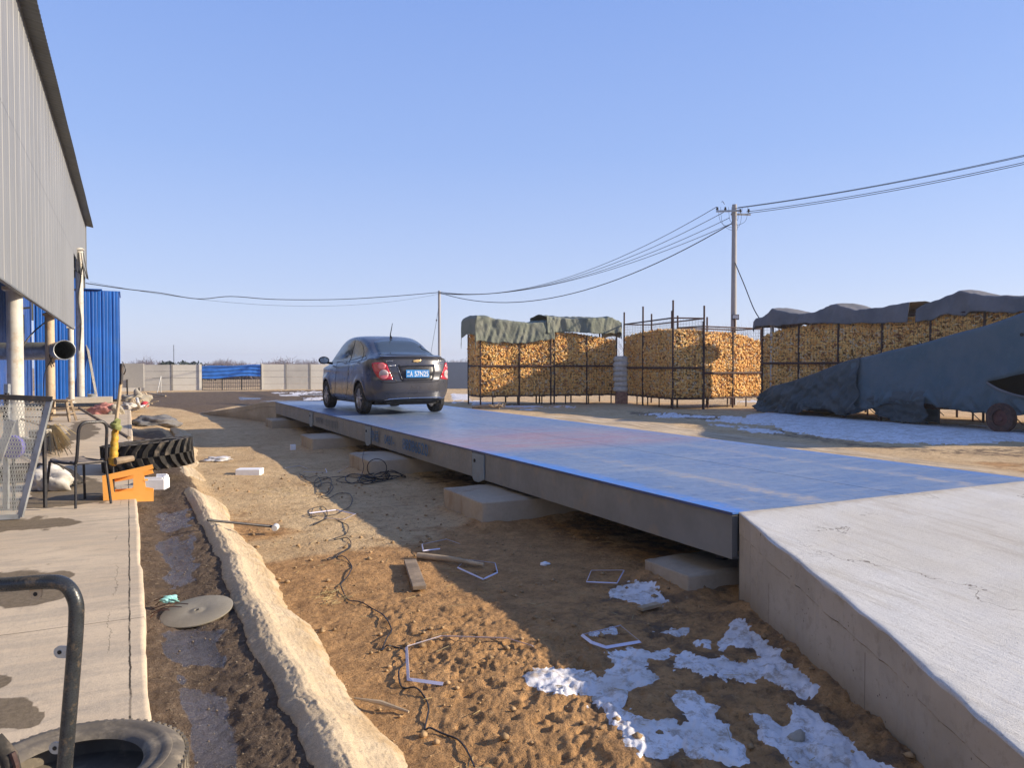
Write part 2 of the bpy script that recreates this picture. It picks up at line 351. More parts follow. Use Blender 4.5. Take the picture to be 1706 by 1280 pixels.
palem = np.maximum(palem, .6*sst(XR-.5, XR, GX)*GOK*blur(sdpoly(GPX, GPY, [(1040, 690), (1200, 705), (1290, 722), (1290, 712), (1180, 700)]), 5))
ca = g.data.color_attributes.new('soil2', 'FLOAT_COLOR', 'POINT')
ca.data.foreach_set('color', np.stack([palem, palem*0, palem*0, palem*0+1], -1).astype(np.float32).ravel())
# snow: a thin sheet lying on the same ground
m = N('snow'); s1 = m.noise(3, 5); s2 = m.noise(60, 4, .7)
m.col(m.mix(m.mr(m.noise(11, 7, .8), .48, .62, 0, .8), m.mix(m.mr(s1, .4, .7), (.76, .745, .75), (.58, .55, .52)), (.36, .28, .20))).rough(.75).spec(.25)
m.b.inputs['Subsurface Weight'].default_value = .0
m.bump(s1, .4, .03); m.bump(s2, .6, .006); M['snow'] = m.m
def snow(name, polys, holes, namp, label, thick, rough_=1.0, cond=None, ns=3.2, grow=6):
    nz = (fbm(GX*ns, GY*ns, 5, 71, .62)-.5)*namp
    md = np.full(GX.shape, -1e9)
    for pl in polys: md = np.maximum(md, sdpoly(GPX, GPY, pl))
    for pl in holes: md = np.minimum(md, -sdpoly(GPX, GPY, pl))
    md = md+nz+grow+(fbm(GX*ns*7, GY*ns*7, 3, 73, .6)-.5)*namp*.55+(fbm(GX*ns*22, GY*ns*22, 2, 75, .6)-.5)*namp*.35; md = np.where(GOK, md, -1e9)
    if cond is not None: md = np.where(cond, md, -1e9)
    th = sst(-.1*rough_, 1.8*rough_, md/8)
    z = GZ+thick*th-.012*thick/.02*0 - .006 + .006*th*fbm(GX*20, GY*20, 3, 81)
    # smooth the soil relief under thicker snow
    zz = np.stack([GX, GY, z], -1).reshape(-1, 3)
    keep = (md.ravel()[GF] > -4).any(1); Fk = GF[keep]; u, inv = np.unique(Fk, return_inverse=True)
    o = mesh_obj(name, zz[u], inv.reshape(-1, 4), M['snow'], smooth=True)
    return tag(o, label, 'snow', None, 'stuff')
snow('snow', [SN_A, SN_B, SN_C, SN_D, SN_E, SN_F, SN_G], [SN_H], 22, 'melting white snow patches on brown soil beside the concrete ramp wall', .011, cond=(GY > .3) & (GX > .9) & (GX < 4.6))
snow('snow', SF, [], 13, 'thin far snow sheet on yard ground beyond the blue weighbridge', .03, 1.0, cond=(GY > 8), ns=.9, grow=2)
# gravel crumbs
def rocks(name, pts, sizes, mat):
    n = len(pts); base = np.array([(0, 0, 1), (.9, 0, 0), (.28, .85, 0), (-.73, .53, 0), (-.73, -.53, 0), (.28, -.85, 0), (0, 0, -.8)])
    V = base[None]*(1+.5*(RNG.random((n, 7, 3))-.5))*sizes[:, None, None]; V[:, :, 2] *= .7
    a = RNG.random(n)*6.28; c, s_ = np.cos(a)[:, None], np.sin(a)[:, None]
    x = V[:, :, 0]*c-V[:, :, 1]*s_; y = V[:, :, 0]*s_+V[:, :, 1]*c
    V = np.stack([x, y, V[:, :, 2]], -1)+pts[:, None]
    fs = [(0, 1+i, 1+(i+1) % 5) for i in range(5)]+[(6, 1+(i+1) % 5, 1+i) for i in range(5)]
    Fc = (np.array(fs)[None]+np.arange(n)[:, None, None]*7).reshape(-1, 3)
    return mesh_obj(name, V.reshape(-1, 3), Fc, mat)
n = 2600; x = RNG.uniform(.95, 4.3, n); y = .8+11*RNG.random(n)**1.6; s_ = .0035+.012*RNG.random(n)**4*2
dens = fbm(x*1.5, y*1.5, 3, 91); kp = dens > .42; x, y, s_ = x[kp], y[kp], s_[kp]
M['grit'] = paint('grit', (.22, .17, .12), .9, .5, 30); M['clod'] = paint('soil_clod', (.46, .30, .15), .95, .5, 20, bump=.5)
o = rocks('soil_crumbs', np.stack([x, y, gh(x, y)+s_*.3], -1), s_, M['clod']); tag(o, 'small crumbs and clods of earth scattered on the brown dirt', 'soil crumbs', None, 'stuff')
n = 2200; x = RNG.uniform(.1, .62, n); y = .8+11*RNG.random(n)**1.4; s_ = .002+.007*RNG.random(n)**4
o = rocks('gutter_gravel', np.stack([x, y, gh(x, y)+s_*.3], -1), s_, M['grit']); tag(o, 'fine grit lying in the muddy gutter beside the pavement', 'gravel', None, 'stuff')
# ------------------------------------------------------------ pavement slab
def slab():
    xs = np.concatenate([np.linspace(-30, -3, 12), np.linspace(-2.9, .0, 110), np.array([.02, .05, .075, .085, .09])])
    ys = np.concatenate([np.linspace(-6, .8, 8), np.geomspace(1, 27, 330)]); X, Y = np.meshgrid(xs, ys, indexing='ij')
    Z = SLZ+(fbm(X*2, Y*2, 3, 101)-.5)*.01
    edge = (.075+.03*(fbm(Y*3, Y*0, 4, 107)-.5)); X2 = np.where(X > .03, .02+(X-.02)/.07*(edge-.02), X)
    Z = np.where(X >= .089, -.05, Z); Z = np.where((X > .084) & (X < .089), Z-.02, Z)
    n_, m_ = X.shape; i = np.arange(n_*m_).reshape(n_, m_)
    Fc = np.stack([i[:-1, :-1], i[1:, :-1], i[1:, 1:], i[:-1, 1:]], -1).reshape(-1, 4)
    PX, PY, ok = pix(X2, Y, Z); PX = PX.reshape(X.shape)+(fbm(X*4, Y*4, 4, 111)-.5)*30; PY = PY.reshape(X.shape)+(fbm(X*4, Y*4, 4, 113)-.5)*22
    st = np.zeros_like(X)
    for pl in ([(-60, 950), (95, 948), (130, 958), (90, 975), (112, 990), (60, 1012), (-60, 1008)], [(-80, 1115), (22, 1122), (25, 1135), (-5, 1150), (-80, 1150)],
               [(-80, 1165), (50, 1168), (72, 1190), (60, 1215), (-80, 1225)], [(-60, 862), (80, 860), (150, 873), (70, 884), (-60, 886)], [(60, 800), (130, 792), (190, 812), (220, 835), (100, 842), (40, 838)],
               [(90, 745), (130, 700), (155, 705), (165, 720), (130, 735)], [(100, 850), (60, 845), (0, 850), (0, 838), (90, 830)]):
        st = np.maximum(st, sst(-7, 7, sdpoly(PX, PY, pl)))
    o = mesh_obj('pavement', np.stack([X2, Y, Z], -1).reshape(-1, 3), Fc, None, smooth=False); o['kind'] = 'structure'
    c = o.data.color_attributes.new('stain', 'FLOAT_COLOR', 'POINT'); z0 = np.zeros_like(X)
    c.data.foreach_set('color', np.stack([st, z0, z0, z0+1], -1).astype(np.float32).ravel())
    m = N('pavement_concrete'); s = m.sep(m.attr('stain'))[0]; a = m.noise(.9, 6, .6); st_ = m.noise(2.2, 6, .65, co=m.map((.8, 3.5, 1)))
    b = m.noise(28, 5, .7); gg = m.noise(150, 3, .7)
    k = m.mix(m.mr(a, .35, .65), (.64, .52, .37), (.55, .44, .31)); k = m.mix(m.mr(st_, .42, .62, 0, .75), k, (.46, .385, .29)); k = m.mix(m.mr(m.noise(2.6, 7, .7, co=m.map((1.2, 2.6, 1), (0, 0, .3))), .54, .66, 0, .6), k, (.40, .33, .25))
    k = m.mix(m.mr(b, .55, .7, 0, .35), k, (.34, .28, .21)); k = m.mix(m.mr(gg, .6, .7, 0, .4), k, (.72, .62, .5))
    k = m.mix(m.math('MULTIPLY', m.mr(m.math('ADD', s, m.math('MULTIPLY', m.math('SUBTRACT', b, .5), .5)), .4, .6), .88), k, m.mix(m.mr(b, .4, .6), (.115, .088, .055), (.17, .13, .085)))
    # joint and crossing cracks: real dark gaps in the surface
    X_, Y_, Z_ = m.xyz(); wob = m.math('MULTIPLY', m.math('SUBTRACT', m.noise(7, 5, .7), .5), .02)
    jd = m.math('ABSOLUTE', m.math('SUBTRACT', m.math('ADD', X_, wob), -.005))
    j = m.mr(jd, .002, .0065, 1, 0); jw = m.mr(m.noise(5, 4), .4, .5)
    cr = m.math('MULTIPLY', m.mr(m.math('ABSOLUTE', m.math('SUBTRACT', m.math('ADD', X_, m.math('MULTIPLY', m.noise(2.5, 6, .7), .16)), -.01)), .0006, .0022, 1, 0), m.mr(m.noise(1.1, 2), .5, .55))
    yj = m.math('ABSOLUTE', m.math('SUBTRACT', m.math('FRACT', m.math('DIVIDE', m.math('ADD', Y_, wob), 3.1)), .5)); j2 = m.mr(yj, .0005, .0022, .8, 0)
    cm = m.math('MAXIMUM', m.math('MULTIPLY', j, m.mr(jw, 0, 1, .55, 1)), m.math('MAXIMUM', m.math('MULTIPLY', cr, .7), j2))
    k = m.mix(cm, k, (.05, .04, .03))
    m.col(k).rough(.93).spec(.2); m.bump(b, .35, .008); m.bump(gg, .4, .003); m.bump(cm, -1.0, .01)
    o.data.materials.append(m.m)
slab()
# ------------------------------------------------------------ rough concrete kerb between gutter and dirt
def kerb():
    ys = np.concatenate([np.geomspace(.6, 12.5, 640), np.linspace(12.8, 21, 60)]); v = np.linspace(0, 1, 84)
    Yg, Vg = np.meshgrid(ys, v, indexing='ij')
    left = .60+.04*(fbm(Yg*2.6, Yg*0, 5, 121, .6)-.5)*2+.02*np.sin(Yg*1.1)
    right = .88+.13*sst(1.8, 3.2, Yg)+.07*(fbm(Yg*1.3, Yg*0+3, 4, 131)-.5)*2+.06*sst(1.5, .8, Yg)
    bend = .35*sst(12, 20, Yg); squash = 1-.35*sst(9, 14, Yg)
    X = left+(right-left)*Vg
    prof = np.interp(Vg, [0, .03, .07, .14, .25, .34, .45, .58, .8, 1], [-.03, .06, .13, .165, .175, .16, .12, .09, .045, -.03])
    prof = prof*squash
    X = X-.035*np.exp(-((Vg-.07)/.05)**2)+bend
    Z = prof+.014*(fbm(X*6, Yg*6, 3, 141)-.5)+.007*(fbm(X*26, Yg*26, 3, 151)-.5)*sst(0, .1, Vg)+.011*(fbm(X*80, Yg*80, 2, 153)-.5)*sst(0, .06, Vg); X = X+.016*(fbm(X*30, Yg*30, 3, 157)-.5)*sst(.3, .1, Vg)
    Z = Z*(.9+.1)+np.where(Yg > 12.5, -.02, 0)
    gap = np.exp(-((Yg-10.9)/.7)**2); Z = Z-gap*.09
    n_, m_ = X.shape; i = np.arange(n_*m_).reshape(n_, m_)
    Fc = np.stack([i[:-1, :-1], i[:-1, 1:], i[1:, 1:], i[1:, :-1]], -1).reshape(-1, 4)
    m = N('rough_kerb_concrete'); a = m.noise(1.6, 6, .6); b = m.noise(30, 5, .7); gg = m.noise(190, 3, .75)
    X_ = m.xyz()[0]
    k = m.mix(m.mr(a, .35, .65), (.70, .555, .365), (.60, .465, .30)); k = m.mix(m.mr(gg, .50, .62, 0, .65), k, (.36, .28, .19)); k = m.mix(m.mr(m.noise(70, 4, .75), .54, .66, 0, .5), k, (.42, .33, .22))
    k = m.mix(m.mr(b, .58, .72, 0, .5), k, (.74, .66, .52)); k = m.mix(m.math('MULTIPLY', m.mr(X_, .74, 1.0, 0, 1), m.mr(m.noise(4, 6, .7), .38, .6)), k, (.52, .36, .19))
    k = m.mix(m.math('MULTIPLY', m.mr(X_, .67, .6, 0, 1), m.mr(b, .35, .6, .2, .7)), k, (.3, .25, .18))
    m.col(k).rough(.95).spec(.15); m.bump(b, .6, .015); m.bump(gg, .9, .006)
    o = mesh_obj('kerb', np.stack([X, Yg, Z], -1).reshape(-1, 3), Fc, m.m, smooth=True); o['kind'] = 'structure'
kerb()
# ------------------------------------------------------------ concrete ramps
def ramp(name, L, Rr, name_lab, mat_top, mat_side, zlow=-.15, slabt=.13):
    "L, Rr: matching lists of 3-D edge points, the high end first"
    root = empty(name, (L[0][0], L[0][1], 0), 0, name_lab, 'ramp')
    inv = Matrix.Translation(-root.location)
    def resamp(A, k=40):
        A = [Vector(p) for p in A]; out = []
        for i in range(len(A)-1):
            for t in range(k): out.append(A[i].lerp(A[i+1], t/k))
        return out+[A[-1]]
    l = np.array([tuple(inv @ p) for p in resamp(L)]); r = np.array([tuple(inv @ p) for p in resamp(Rr)])
    nn = len(l); K = 120; t = np.concatenate([[0, .0012, .004], np.linspace(.01, .99, K-6), [.996, .9988, 1]])
    G = l[:, None]*(1-t)[None, :, None]+r[:, None]*t[None, :, None]
    chip = (fbm(G[:, :, 1]*6, G[:, :, 1]*0, 5, 161, .65)-.45)*.10
    G[:, :, 2] += (fbm(G[:, :, 0]*3, G[:, :, 1]*9, 3, 171)-.5)*.008
    for j, kk in ((0, .022), (1, .008)): G[:, j, 2] -= kk*.5+np.maximum(chip[:, j], 0)*.6*(1 if j == 0 else .4)
    G[:, 0, 0] += np.maximum(chip[:, 0], -.01)*.35+.05*(fbm(G[:, 0, 1]*1.7, G[:, 0, 1]*0, 4, 165, .6)-.5)
    n_, m_ = G.shape[:2]; i = np.arange(n_*m_).reshape(n_, m_)
    Fc = np.stack([i[:-1, :-1], i[1:, :-1], i[1:, 1:], i[:-1, 1:]], -1).reshape(-1, 4)
    mesh_obj('ramp_surface', G.reshape(-1, 3), Fc, mat_top, root, smooth=True)
    b = MB()
    for side, col in ((0, G[:, 0]), (1, G[:, -1])):
        sg = 1 if side == 0 else -1
        for z0f, z1f, off in ((lambda p: p[2], lambda p: max(p[2]-slabt, zlow+.02), 0), (lambda p: max(p[2]-slabt-.006, zlow+.014), lambda p: zlow, .006)):
            vs = []
            for p in col: vs += [(p[0]+off*sg, p[1], z0f(p)), (p[0]+off*sg, p[1], z1f(p))]
            n2 = len(col); fs = [(2*a, 2*a+1, 2*a+3, 2*a+2) for a in range(n2-1)]
            b = MB(); b.add(vs, fs); b.build('side_wall' if off else 'slab_edge', mat_side, root)
    b = MB(); p0, p1 = G[0, 0], G[0, -1]; b.add([(p0[0], p0[1], p0[2]), (p1[0], p1[1], p1[2]), (p1[0], p1[1], zlow), (p0[0], p0[1], zlow)], [(0, 1, 2, 3)])
    b.build('end_wall', mat_side, root)
    return root
m = N('ramp_concrete'); a = m.noise(1.1, 6, .6); st_ = m.noise(3, 7, .7, co=m.map((4, .5, 1), (0, 0, R(20)))); b = m.noise(30, 5, .7); gg = m.noise(150, 4, .75)
k = m.mix(m.mr(a, .35, .65), (.60, .585, .55), (.54, .51, .45)); k = m.mix(m.mr(st_, .5, .66, 0, .45), k, (.44, .40, .33)); k = m.mix(m.mr(gg, .54, .64, 0, .65), k, (.33, .31, .28)); k = m.mix(m.mr(m.noise(45, 5, .8), .58, .66, 0, .6), k, (.30, .28, .25))
Xr, Yr, Zr = m.xyz(); bd = m.math('ABSOLUTE', m.math('SUBTRACT', m.math('ADD', Xr, m.math('MULTIPLY', m.noise(.8, 4), .6)), 1.5)); bd2 = m.math('ABSOLUTE', m.math('SUBTRACT', m.math('ADD', Xr, m.math('MULTIPLY', m.noise(.8, 4), .6)), 3.1))
mk = m.math('MULTIPLY', m.mr(m.math('MINIMUM', bd, bd2), .05, .32, 1, 0), m.mr(m.noise(2.4, 6, .7, co=m.map((2, .4, 1))), .42, .62)); k = m.mix(m.math('MULTIPLY', mk, .4), k, (.33, .27, .20))
crk = m.math('MULTIPLY', m.mr(m.math('ABSOLUTE', m.math('SUBTRACT', m.noise(.7, 6, .6), .5)), .0008, .003, 1, 0), m.mr(m.noise(.5, 2), .5, .55)); k = m.mix(m.math('MULTIPLY', crk, .8), k, (.12, .10, .08))
k = m.mix(m.math('MULTIPLY', m.mr(m.math('ADD', Yr, m.math('MULTIPLY', m.noise(8, 5, .7), .3)), .04, .16), .55), k, (.36, .29, .21))
m.col(k).rough(.9).spec(.25); m.bump(m.noise(9, 6, .7, co=m.map((4, .6, 1), (0, 0, R(20)))), .4, .012); m.bump(gg, .7, .005); M['ramp_top'] = m.m
m = N('ramp_wall_concrete'); a = m.noise(1.4, 6, .6); b = m.noise(14, 5, .7); pit = m.voro(9, co=m.map((1, 1, 1))); gg = m.noise(130, 3, .7)
k = m.mix(m.mr(a, .35, .65), (.46, .40, .32), (.36, .31, .24)); k = m.mix(m.mr(b, .5, .7, 0, .5), k, (.28, .24, .18)); k = m.mix(m.mr(m.xyz()[2], .02, .22, .55, 0), k, (.25, .19, .12))
ph = m.math('MULTIPLY', m.mr(pit, .06, .12, 1, 0), m.mr(m.noise(3, 2), .45, .55)); pit2 = m.mr(m.voro(26), .08, .16, 1, 0); ph = m.math('MAXIMUM', ph, m.math('MULTIPLY', pit2, m.mr(m.noise(5, 2), .5, .6)))
Zz = m.xyz()[2]; Yy = m.xyz()[1]
fl = m.mr(m.math('ABSOLUTE', m.math('SUBTRACT', m.math('FRACT', m.math('DIVIDE', Yy, 1.05)), .5)), .0015, .004, .6, 0)
k = m.mix(m.math('MAXIMUM', ph, m.math('MULTIPLY', fl, m.mr(Zz, .30, .31, 1, 0))), k, (.12, .10, .075))
m.col(k).rough(.9).spec(.25); m.bump(ph, -.8, .012); m.bump(gg, .35, .004); M['ramp_wall'] = m.m
ramp('concrete_ramp', [(3.70, 4.01, .625), (2.92, 2.25, .465), (2.57, 1.56, .40), (1.55, -.9, .12), (1.1, -2.4, -.03)],
     [(7.22, 4.01, .625), (7.7, 2.25, .465), (7.9, 1.56, .40), (8.6, -.9, .12), (9.0, -2.4, -.03)], 'pale concrete drive-on ramp rising to the near end of the weighbridge', M['ramp_top'], M['ramp_wall'])
ramp('concrete_ramp', [(3.70, 22.36, .625), (3.45, 23.3, .57), (2.9, 25.6, .29), (2.2, 29.2, -.03)], [(7.2, 22.36, .625), (7.4, 23.3, .57), (8.2, 25.6, .29), (9.2, 29.2, -.03)],
     'far concrete ramp sloping down behind the parked sedan', M['ramp_top'], M['ramp_wall'])
# ------------------------------------------------------------ weighbridge
wb = empty('weighbridge', (XL, YN, 0), 0, 'long low blue steel truck scale on concrete blocks with sedan parked on it', 'weighbridge')
m = N('blue_deck_paint'); X_, Y_, Z_ = m.xyz(); n1 = m.noise(1.2, 7, .65); n2 = m.noise(3.0, 6, .7, co=m.map((.35, 2.0, 1), (0, 0, R(62)))); n3 = m.noise(60, 4, .7); n4 = m.noise(9, 6, .7)
wornc = m.mix(m.mr(n1, .35, .65), (.115, .185, .33), (.165, .225, .34))
wornc = m.mix(m.mr(n2, .45, .7, 0, .6), wornc, (.30, .33, .39)); wornc = m.mix(m.mr(n4, .56, .72, 0, .5), wornc, (.07, .10, .2))
nn_ = m.math('MULTIPLY', m.math('SUBTRACT', m.noise(3.5, 6, .7), .5), .28)
eL = m.math('MULTIPLY', m.mr(m.math('ADD', m.math('SUBTRACT', X_, XL), nn_), .06, .24, 1, 0), m.mr(Y_, 7.5, 10.5, 1, .18)); eR = m.mr(m.math('ADD', m.math('SUBTRACT', XR, X_), nn_), .08, .24, .4, 0)
blu = m.mix(m.mr(n4, .3, .7), (.03, .17, .62), (.07, .24, .60))
k = m.mix(m.math('MULTIPLY', m.math('MAXIMUM', eL, eR), m.mr(n4, .25, .6, .5, 1)), wornc, blu)
yy = m.math('ADD', Y_, m.math('MULTIPLY', m.math('SUBTRACT', n2, .5), 1.6))
red = m.math('MULTIPLY', m.mr(yy, 7.8, 8.5), m.mr(yy, 9.4, 11.8, 1, 0)); red = m.math('MULTIPLY', red, m.mr(X_, 6.2, 7.3, 1, .35)); red = m.math('MULTIPLY', red, m.mr(n1, .3, .7, .75, 1))
k = m.mix(m.math('MULTIPLY', red, .75), k, m.mix(m.mr(n2, .4, .6), (.44, .19, .17), (.30, .25, .28)))
tw = m.math('MULTIPLY', m.math('SUBTRACT', n2, .5), .45)
def trk(x0, w0): return m.mr(m.math('ABSOLUTE', m.math('SUBTRACT', m.math('ADD', X_, tw), x0)), w0*.3, w0, 1, 0)
tk = m.math('MAXIMUM', trk(4.55, .16), trk(6.35, .14)); tk = m.math('MULTIPLY', tk, m.math('MULTIPLY', m.mr(Y_, 4, 9, .75, .25), m.mr(n4, .4, .62)))
k = m.mix(tk, k, (.46, .40, .33))
scf = m.math('MULTIPLY', m.mr(m.noise(11, 7, .8, co=m.map((1, .45, 1), (0, 0, R(14)))), .55, .66), .6); k = m.mix(scf, k, (.34, .30, .25))
rst = m.mr(m.noise(38, 5, .75), .64, .72, 0, .8); k = m.mix(rst, k, (.12, .07, .05))
scr = m.math('MULTIPLY', m.mr(m.noise(5, 6, .8, co=m.map((14, .5, 1), (0, 0, R(-8)))), .60, .66), .5); k = m.mix(scr, k, (.42, .44, .48))
m.col(k).rough(m.mr(n4, .3, .7, .28, .5)).spec(.5).metal(.15); m.bump(n3, .15, .003); m.bump(n1, .2, .03); M['deck'] = m.m
M['deck_side'] = paint('grey_green_paint', (.21, .212, .205), .55, .18, 2.2, dirt=(.25, .22, .18), bump=.05)
M['bracket'] = paint('bracket_paint', (.20, .25, .29), .5, .15, 4, dirt=(.2, .2, .2))
M['under'] = paint('underside_steel', (.05, .05, .05), .8, .3)
def lp(x, y, z): return (x-XL, y-YN, z)
# deck plates are built in world coordinates so the paint runs on across the seams
XM = 5.41
for i in range(4):
    y0, y1 = SEG[i]+.006, SEG[i+1]-.006
    for x0, x1 in ((XL, XM-.006), (XM+.006, XR)):
        b = MB(); b.box(((x0+x1)/2, (y0+y1)/2, DZ-.006), (x1-x0, y1-y0, .012)); o = b.build('deck_plate', M['deck'], wb); o.matrix_parent_inverse = wb.matrix_world.inverted() if False else Matrix.Translation(-wb.location)
    for x, nm in ((XL+.03, 'side_beam'), (XR-.03, 'side_beam')):
        s = 1 if x < 5 else -1
        b = MB(); h = .305; b.box(((x+s*.004), (y0+y1)/2, DZ-.0135-h/2), (.05, y1-y0-.03, h))
        b.box((x+s*.03, (y0+y1)/2, DZ-.013-h+.004-.004), (.10, y1-y0-.03, .012))
        o = b.build(nm, M['deck_side'], wb); o.matrix_parent_inverse = Matrix.Translation(-wb.location)
    b = MB()
    for x in np.linspace(XL+.5, XR-.5, 6): b.box((x, (y0+y1)/2, DZ-.012-.13), (.12, y1-y0-.04, .255))
    b.box(((XL+XR)/2, y0+.08, DZ-.15), (XR-XL-.14, .1, .26)); b.box(((XL+XR)/2, y1-.08, DZ-.15), (XR-XL-.14, .1, .26))
    o = b.build('underframe', M['under'], wb); o.matrix_parent_inverse = Matrix.Translation(-wb.location)
    if i < 3:
        ys = SEG[i+1]; b = MB(); poly = [(-.40, .0), (-.02, .0), (-.02, -.33)]
        poly = [(0, -.02), (0, -.29), (-.03, -.335), (-.09, -.355), (-.20, -.35), (-.34, -.30), (-.34, -.02)]
        vs = [Vector((XL-.010, ys-.03+a, DZ-.012+z)) for a, z in poly]+[Vector((XL+.004, ys-.03+a, DZ-.012+z)) for a, z in poly]; n_ = len(poly)
        b.add(vs, [tuple(range(n_)), tuple(range(2*n_-1, n_-1, -1))]+[(j, n_+j, n_+(j+1) % n_, (j+1) % n_) for j in range(n_)])
        o = b.build('joint_plate', M['bracket'], wb); o.matrix_parent_inverse = Matrix.Translation(-wb.location)
        b = MB(); b.tube([(XL-.022, ys-.11, DZ-.12), (XL-.009, ys-.11, DZ-.12)], .02, 12); o = b.build('bolt', M['black'], wb, True); o.matrix_parent_inverse = Matrix.Translation(-wb.location)
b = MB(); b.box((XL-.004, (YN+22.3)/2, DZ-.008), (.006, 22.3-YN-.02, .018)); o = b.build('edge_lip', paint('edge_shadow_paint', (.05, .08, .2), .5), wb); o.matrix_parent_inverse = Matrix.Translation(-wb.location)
M['letter_blue'] = paint('blue_stencil', (.03, .13, .30), .6, .3, 20, bump=0)
M['letter_faint'] = paint('faded_stencil', (.13, .145, .16), .6, .3, 20, bump=0)
def to_mesh_text(name, c, mat):
    tmp = bpy.data.objects.new('tmp', c); COL.objects.link(tmp); dg = bpy.context.evaluated_depsgraph_get(); dg.update()
    me = bpy.data.meshes.new_from_object(tmp.evaluated_get(dg)); me.name = name; me.materials.clear(); me.materials.append(mat)
    bpy.data.objects.remove(tmp); o = bpy.data.objects.new(name, me); COL.objects.link(o); return o
def text(name, s, loc, rot, size, mat, parent, sx=1.0, ext=.0015, align='LEFT', gap=1.0):
    c = bpy.data.curves.new(name, 'FONT'); c.body = s; c.size = size; c.extrude = ext; c.align_x = align; c.space_character = gap
    c.materials.append(mat); o = to_mesh_text(name, c, mat); o.location = loc; o.rotation_euler = rot; o.scale = (sx, 1, 1)
    if parent is not None: o.parent = parent
    return o
# lettering on the second span reads towards the camera (from far to near)
lw = [('电话', 12.75, .30, M['letter_blue'], .95), ('0451-', 11.95, .30, M['letter_blue'], .85), ('88086520', 11.05, .34, M['letter_blue'], .95)]
for s_, y_, size, mt, sx in lw:
    text('lettering', s_, (XL-.0235-XL, y_-YN, DZ-.235), (R(90), 0, R(-90)), size*.68, mt, wb, sx*1.25)
text('lettering', 'WWW', (-.0235, 17.0-YN, DZ-.235), (R(90), 0, R(-90)), .2, M['letter_faint'], wb, 1.1)
for j in range(8):
    b = MB(); b.box((XL-.0225, 16.1-j*.13, DZ-.17), (.002, .03+.03*(j % 3)/2, .13+.02*(j % 2))); o = b.build('faded_mark', M['letter_faint'], wb); o.matrix_parent_inverse = Matrix.Translation(-wb.location)
# foundation blocks
def fblock(pxs, label, x0, y0, sx, sy, top, mat=M['block']):
    t = empty('foundation_block', (x0+sx/2, y0+sy/2, 0), 0, label, 'concrete block', 'concrete foundation blocks under the weighbridge')
    bm = bmesh.new(); bmesh.ops.create_cube(bm, size=1); bmesh.ops.subdivide_edges(bm, edges=bm.edges, cuts=34, use_grid_fill=True)
    for v in bm.verts:
        c_ = v.co*2; q_ = Vector((abs(c_.x), abs(c_.y), abs(c_.z))); e_ = sorted((q_.x, q_.y, q_.z))[1]; chip = max(0, e_-.93)/.07
        p_ = Vector((v.co.x*sx, v.co.y*sy, v.co.z*(top+.12)+(top-.12)/2)); nz = float(fbm(np.array([p_.x*5+y0+p_.z*3]), np.array([p_.y*5+p_.z*4]), 4, 181, .65)[0])-.5
        v.co = p_-Vector((c_.x*abs(c_.x)**6*sx, c_.y*abs(c_.y)**6*sy, 0))*.0+Vector((c_.x**9, c_.y**9, c_.z**9))*nz*.03-Vector((c_.x, c_.y, c_.z))*chip*(.008+.035*max(nz+.1, 0))
    for f in bm.faces: f.smooth = True
    me = bpy.data.meshes.new('block_body'); bm.to_mesh(me); bm.free(); me.materials.append(mat); o = bpy.data.objects.new('block_body', me); COL.objects.link(o); o.parent = t
    b = MB(); b.tube([(-sx*.12, 0, top), (-sx*.12, 0, top+.05)], .05, 14); b.box((-sx*.12, 0, top+.06), (.16, .12, .03)); b.tube([(-sx*.12, 0, top+.06), (-sx*.12, 0, max(DZ-.315, top+.085))], .03, 12)
    b.build('load_cell', M['steel_dark'], t)
    return t
fblock(0, 'nearest foundation block, half buried beside the ramp corner', 3.52, 4.28, 1.4, .55, .15)
fblock(0, 'large foundation block under the first joint plate from the ramp', 3.18, 7.08, 1.9, 1.1, .25)
fblock(0, 'foundation block behind the coiled black cable', 3.12, 10.95, 1.9, 1.15, .25)
fblock(0, 'foundation block in deep shade below the faded lettering', 3.1, 14.75, 1.9, 1.1, .25)
fblock(0, 'farthest foundation block, next to the far ramp', 3.3, 20.6, 1.6, 1.0, .22)
# ------------------------------------------------------------ warehouse
XW = -1.66
wh = empty('warehouse', (-8, 20, SLZ), 0, 'tall grey metal-clad warehouse with corrugated eave and open column bays below', 'warehouse')
WP = Matrix.Translation(-wh.location)
def wpart(b, name, mat, parent=None, **k):
    o = b.build(name, mat, parent or wh, **k); o.matrix_parent_inverse = Matrix.Translation(-wh.location) if parent is None else Matrix.Identity(4); return o
def ribbed(x, y0, y1, z0, z1, pitch=.76, depth=.03, axis='y', flip=1):
    "vertical ribbed cladding as real folds; profile (offset, depth)"
    b = MB(); pr = [(0, 0), (.03, -1), (.055, -1), (.085, 0), (pitch*.36, 0), (pitch*.36+.02, -.35), (pitch*.36+.04, 0), (pitch*.68, 0), (pitch*.68+.02, -.35), (pitch*.68+.04, 0)]
    pts = []; y = y0
    while y < y1:
        for o_, d in pr:
            if y+o_ <= y1: pts.append((y+o_, d*depth*flip))
        y += pitch
    pts.append((y1, 0)); vs = []
    for u, d in pts:
        for z in (z0, z1): vs.append((x+d, u, z) if axis == 'y' else (u, x+d, z))
    b.add(vs, [(2*i, 2*i+1, 2*i+3, 2*i+2) for i in range(len(pts)-1)]); return b
m = N('grey_cladding'); v1 = m.noise(1.6, 5, .6, co=m.map((1, 2.2, .10))); v2 = m.noise(.25, 4); Yc = m.xyz()[1]; Zc = m.xyz()[2]
k = m.mix(m.mr(v2, .35, .65), (.235, .235, .23), (.205, .205, .20)); k = m.mix(m.mr(v1, .48, .72, 0, .5), k, (.17, .165, .155))
